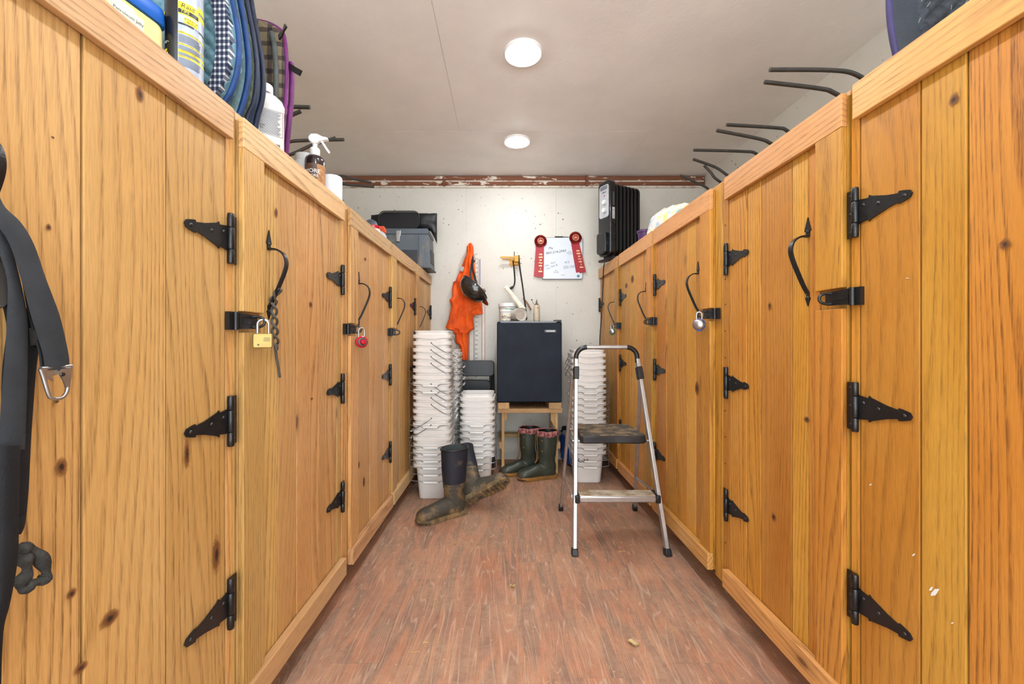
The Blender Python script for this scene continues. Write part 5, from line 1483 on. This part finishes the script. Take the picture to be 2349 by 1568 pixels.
# small spray bottle with an orange trigger, a grey dome lid and a red lid beside it
c = at(877,0,2.46); zt2 = at(0,516,2.46).z
t = thing('orange_trigger_bottle', 'small white spray bottle with an orange trigger head beside the toolbox', 'spray bottle', (c.x-.02, 2.49, ZT))
hh = zt2-ZT
obj('body', MB().lathe([(.0005,0),(.034,0),(.036,.004),(.036,hh*.62),(.026,hh*.75),(.016,hh*.80)], 26), mat('pale_bottle', rgb(206,214,224), .4), t)
obj('trigger_head', MB().prism([(-.028,hh*.74),(-.03,hh*.93),(-.012,hh),(.022,hh),(.034,hh*.86),(.032,hh*.74),(.018,hh*.72),(.012,hh*.8)], -.013, .013, 'xz'), mat('orange_plastic', rgb(236,84,24), .4), t, 40, .004)
c = at(852,0,2.33); 
t = thing('grey_dome', 'grey dome topped container beside the orange trigger bottle', 'container', (c.x-.012, 2.36, ZT))
hh = at(0,500,2.33).z-ZT
obj('body', MB().lathe([(.0005,0),(.044,0),(.045,.004),(.045,hh*.6),(.043,hh*.62)], 26), TBX, t); obj('dome', MB().lathe([(.044,hh*.6),(.042,hh*.75),(.032,hh*.92),(.014,hh*.99),(.0005,hh)], 26), mat('dome_grey', rgb(84,92,104), .4), t)
t = thing('red_lid_pot', 'low red lidded pot beside the grey dome container', 'pot', (-.735, 2.25, ZT))
obj('body', MB().lathe([(.0005,0),(.036,0),(.037,.003),(.037,.075),(.0005,.076)], 24), WHITEPL, t); obj('lid', MB().lathe([(.038,.075),(.039,.078),(.039,.092),(.0005,.095)], 24), RED, t)

# ------------------------------------------------------------------ bent rods from the side walls
def rod(pts, label, group, r=.0075):
    single('bent_rod', MB().tube(smooth_path(pts, 6), r, 10), RODM, label, 'rod', group)
GL, GR = 'bent rods above the honey oak lockers', 'bent rods above the amber oak lockers'
LL = 'bent grey metal rod above the honey oak lockers, %s from the back wall'
LR = 'bent grey metal rod above the amber oak lockers, %s from the back wall'
def wall_rod(tip, mid, kink, Yw, side, label, group, dz=-.10):
    """tip, mid, kink are picture points with depth; the root sits in the side wall"""
    T_, M_, K_ = at(*tip), at(*mid), at(*kink)
    wx = WR if side > 0 else WL
    root = Vector((wx, K_.y+.05, K_.z+dz))
    drop = K_.lerp(root, .45)+Vector((0,0,.01))
    rod([T_, M_, K_, drop, root], label, group, .0085)
for ri, (tip, mid, kink) in enumerate((((1766,160,1.62),(1905,161,1.62),(1966,172,1.62)), ((1754,188,1.66),(1880,203,1.66),(1915,214,1.66)),
                       ((1667,286,2.06),(1780,293,2.06),(1806,300,2.06)), ((1644,299,2.08),(1740,318,2.08),(1768,329,2.08)),
                       ((1591,344,2.42),(1700,347,2.42),(1734,352,2.42)), ((1590,365,2.62),(1640,383,2.62),(1666,400,2.62)),
                       ((1615,379,2.72),(1630,395,2.72),(1642,410,2.72)), ((1561,402,2.98),(1600,420,2.98),(1622,431,2.98)))):
    wall_rod(tip, mid, kink, 0, 1, LR % ORD[7-ri], GR, -.16)
for ri, (tip, mid, kink) in enumerate((((711,246,1.72),(665,245,1.72),(620,246,1.72)), ((690,255,1.72),(660,268,1.72),(630,285,1.72)),
                       ((789,320,2.1),(700,322,2.1),(655,327,2.1)), ((770,316,2.12),(715,333,2.12),(668,354,2.12)),
                       ((858,428,2.75),(800,424,2.75),(770,420,2.75)), ((852,419,2.8),(810,410,2.8),(775,404,2.8)))):
    wall_rod(tip, mid, kink, 0, -1, LL % ORD[5-ri], GL, -.12)

# ------------------------------------------------------------------ stock on the amber oak lockers
ZR = 1.6055
HB = mat('heater_black', rgb(20,21,25), .16, 0, .5, .1, 20, coat=.3)
HS = mat('heater_silver', rgb(196,200,206), .35, .3, .5, .05)
al = math.radians(28)
base = at(1388,598,3.04); base.z = ZR
t = thing('oil_radiator', 'black oil filled radiator heater with silver control panel on the lockers', 'heater', base+Vector((.12,.05,0)), (0,0,al))
W_, Hh = .135, .595      # panel width (local y), height
def hp(x0, x1, y0, y1, z0, z1): return MB().box(x0, x1, y0, y1, z0, z1)
X0 = -.150
prof_ = rrect(W_, Hh-.03, .035, 6, 0, .03+(Hh-.03)/2)
obj('end_panel', MB().prism(prof_, X0, X0+.055, 'yz'), HB, t, 40, .008)
cpn = obj('control_panel', MB().prism(rrect(W_*.74, .245, .02, 5, 0, Hh-.155), X0-.004, X0+.002, 'yz'), HS, t, 40, .002)
RY = Matrix.Rotation(-PI/2, 4, 'Y')
for z in (Hh-.165, Hh-.225):
    obj('knob', MB().lathe([(.018,0),(.018,.006),(.016,.016),(.0005,.017)], 24, Matrix.Translation((X0-.004,-.012,z)) @ RY), WHITEPL, cpn)
obj('pilot_light', MB().lathe([(.005,0),(.004,.003),(.0005,.0035)], 12, Matrix.Translation((X0-.004,-.008,Hh-.115)) @ RY), RED, cpn)
obj('grip_recess', MB().prism(rrect(W_*.56, .03, .01, 4, 0, Hh-.055), X0-.0048, X0-.003, 'yz'), mat('recess_grey', rgb(120,126,134), .4), cpn)
obj('logo_mark', MB().box(X0-.0046, X0-.0038, -.024, .016, Hh-.091, Hh-.085), INK, cpn, 0)
obj('cord_box', MB().prism(rrect(W_*.72, .16, .02, 4, .006, .125), X0-.028, X0+.002, 'yz'), HB, t, 40, .006)
fm = None
for i in range(7):
    x0 = X0+.066+i*.0375
    if fm is None:
        oval = rrect(W_*1.02, Hh-.05, .045, 6, 0, .035+(Hh-.05)/2)
        ring0 = [(-.004, a_, b_) for a_, b_ in oval]
        cz_ = .035+(Hh-.05)/2
        rr_ = [[(dx, a_*f, cz_+(b_-cz_)*g) for a_, b_ in oval] for dx, f, g in ((-.013,.80,.955),(-.011,.96,.99),(-.003,1,1),(.003,1,1),(.011,.96,.99),(.013,.80,.955))]
        fm = mesh_of(MB().loft(rr_), 40); fm.materials.append(HB)
    link('fin', fm, HB, t, loc=(x0,0,0))
obj('core_tube', MB().tube([(X0+.04,0,.10),(X0+.066+6*.0375,0,.10)], .022, 14).tube([(X0+.04,0,Hh-.09),(X0+.066+6*.0375,0,Hh-.09)], .022, 14), HB, t)
st_ = obj('sticker', MB().box(X0+.018,X0+.042,-W_/2-.0012,-W_/2-.0004,.30,.385), mat('sticker_white', rgb(222,224,226), .5), t, 0)
ss = MB()
for i in range(6): ss.box(X0+.021,X0+.039,-W_/2-.0018,-W_/2-.0012,.305+i*.012,.309+i*.012)
obj('fine_print', ss, INK2, st_, 0)
obj('grey_sticker', MB().box(X0+.022,X0+.038,-W_/2-.0012,-W_/2-.0004,.40,.50), mat('sticker_grey', rgb(84,88,98), .5), t, 0)
vt = MB()
for z in (.16,.18,.20,.22,.24,.52): vt.box(X0+.022,X0+.044,-W_/2-.001,-W_/2+.001,z,z+.006)
obj('vent_slot', vt, DARKHOLE, t, 0)
for xx in (X0+.05, X0+.27):
    obj('foot', MB().box(xx-.02, xx+.02, -.10, .10, 0, .018).box(xx-.012, xx+.012, -.05, .05, .016, .05), BLACKPL, t, 30, .004)
hc = MB().tube(smooth_path([at(1391,590,3.01), at(1386,605,2.97), at(1384,625,3.02), at(1383,660,3.08), at(1380,720,3.12), at(1377,760,3.14), at(1376,785,3.14), at(1377,830,3.15), at(1376,900,3.15)], 5), .004, 8)
single('heater_cord', hc, cordm, 'thin black heater cord trailing down the amber oak lockers', 'cord')
PUR = mat('purple_plastic', rgb(84,48,104), .4)
c = at(1478,0,2.60)
t = thing('purple_pot', 'purple plastic pot between the heater and the towel', 'pot', (c.x+.01, 2.62, ZR))
hh = at(0,527,2.6).z-ZR
obj('body', MB().lathe([(.0005,0),(.036,0),(.045,hh*.86),(.043,hh*.86),(.034,.006),(.0005,.005)], 28), PUR, t); obj('rim', MB().lathe([(.0445,hh*.85),(.049,hh*.86),(.049,hh*.99),(.046,hh),(.043,hh*.86)], 28), PUR, t)
def towel_mat():
    m, nt, b = new_mat('towel'); setin(b, Roughness=.95)
    v = obj_coord(nt)
    n_ = tex_noise(nt, v, 11, 2, .5, .8)
    nt.links.new(ramp(nt, n_, [(.3, rgb(232,226,140)), (.45, rgb(240,240,232)), (.56, rgb(226,218,226)), (.66, rgb(110,206,206)), (.8, rgb(244,244,238))]), b.inputs['Base Color'])
    bump(nt, b, tex_noise(nt, v, 260, 3), .5, .004)
    return m
tw = MB()
def tf(sg):
    def f(u, v):
        Y = 1.92+.43*u; x_ = .835+.20*v
        h_ = (.055+.10*u)*max(0, math.sin(PI*(.12+.80*v)))**.6*(.55+.45*min(1,u*4))*(min(1,(1-u)*7+.25))
        w_ = noise.noise(Vector((u*6, v*4, 1)))*.022+noise.noise(Vector((u*13, v*9, 4)))*.010
        if sg > 0: return (x_, Y, ZR+.001+.02*v)
        return (x_+w_*.6, Y+w_*.4, ZR+.006+max(0, h_+w_))
    return f
tw.slab(tf(-1), tf(1), 30, 18)
single('towel', tw, towel_mat(), 'crumpled pastel yellow and turquoise towel on the lockers', 'towel', smooth=70)
# dark quilted blanket bag at the front end
DQ = mat('dark_quilt', rgb(40,50,62), .6, 0, .5, .25, 10, .3, 240)
NP = mat('navy_purple_edge', rgb(52,44,96), .6)
t = thing('quilted_blanket', 'dark navy quilted blanket with hair on it lying on the amber lockers', 'blanket', (1.1, .96, ZR))
def dq(sg):
    def f(u, v):
        z = ZR+.001+.36*v
        x0 = .945+.03*(1-v)**3*1.2-.012*math.sin(PI*v)
        x_ = x0+.62*u
        e = min(1, u*9+.1)**.5*min(1, (1-u)*8+.1)**.5*min(1,(1-v)*8+.2)**.5
        a_, b_ = (x_+z)/.040, (x_-z)/.040
        q = .011*(abs(math.sin(PI*a_))*abs(math.sin(PI*b_)))**.5 if u > .09 else 0
        return (x_, .975+sg*(.018*e+q), z)
    return f
obj('quilt', MB().slab(dq(-1), dq(1), 150, 90), DQ, t, 60, 0, True)
obj('binding', MB().tube([(.945+.036*(1-i/20)**3-.012*math.sin(PI*i/20), .975, ZR+.006+.355*i/20) for i in range(21)], .007, 10), NP, t, 60, 0, True)
hr = MB(); rh = random.Random(3)
for i in range(40):
    p = Vector((rh.uniform(.97,1.25), .975-.030, ZR+rh.uniform(.02,.22))); a_ = rh.uniform(-.9,.9); L = rh.uniform(.008,.022)
    hr.tube([p, p+Vector((math.cos(a_+1.2)*L, -.004, math.sin(a_+1.2)*L))], .0004, 4)
ho = obj('hair', hr, mat('pale_hair', rgb(196,188,176), .7), t, 0, 0, True); ho['kind'] = 'stuff'

# ------------------------------------------------------------------ litter on the floor
STRAW = mat('straw', rgb(206,176,118), .8, 0, .3, .2, 30)
sw = MB(); rs = random.Random(11)
for i in range(150):
    x_ = rs.uniform(-.52,.70); y_ = rs.uniform(.95,2.35) if i < 90 else rs.uniform(1.7,2.42)
    a_ = rs.uniform(0, PI); L = rs.uniform(.006,.022) if i % 4 else rs.uniform(.02,.045)
    d_ = Vector((math.cos(a_), math.sin(a_), 0)); p = Vector((x_, y_, .0012))
    bend = Vector((-d_.y, d_.x, 0))*rs.uniform(-.3,.3)*L
    sw.tube([p-d_*L/2, p+bend, p+d_*L/2], rs.uniform(.0005,.0012), 4)
single('straw_bits', sw, STRAW, 'scattered straw bits littering the plank floor', 'straw', kind='stuff')
LEAFM = mat('dry_leaf', rgb(196,172,120), .8, col2=rgb(150,120,80))
for (px, py, rz_, L, lb) in ((1453,1478,-.5,.038,'curled dry leaf on the planks beside the amber oak lockers'), (1176,1346,.4,.024,'crumbled pale leaf bit in the middle of the floor'), (1044,1248,.8,.018,'tiny pale leaf scrap on the floor near the muddy boots')):
    Y = FPX/(py-VPY); p = at(px, py, Y)
    lf = MB().grid(lambda u, v: Vector((p.x, p.y, .002)) + Matrix.Rotation(rz_, 3, 'Z') @ Vector(((u-.5)*L, (v-.5)*L*.55*math.sin(PI*(.08+.84*u)), .006*abs(v-.5)*2+.004*math.sin(u*7))), 8, 4)
    single('dry_leaf', lf, LEAFM, lb, 'leaf', smooth=60)
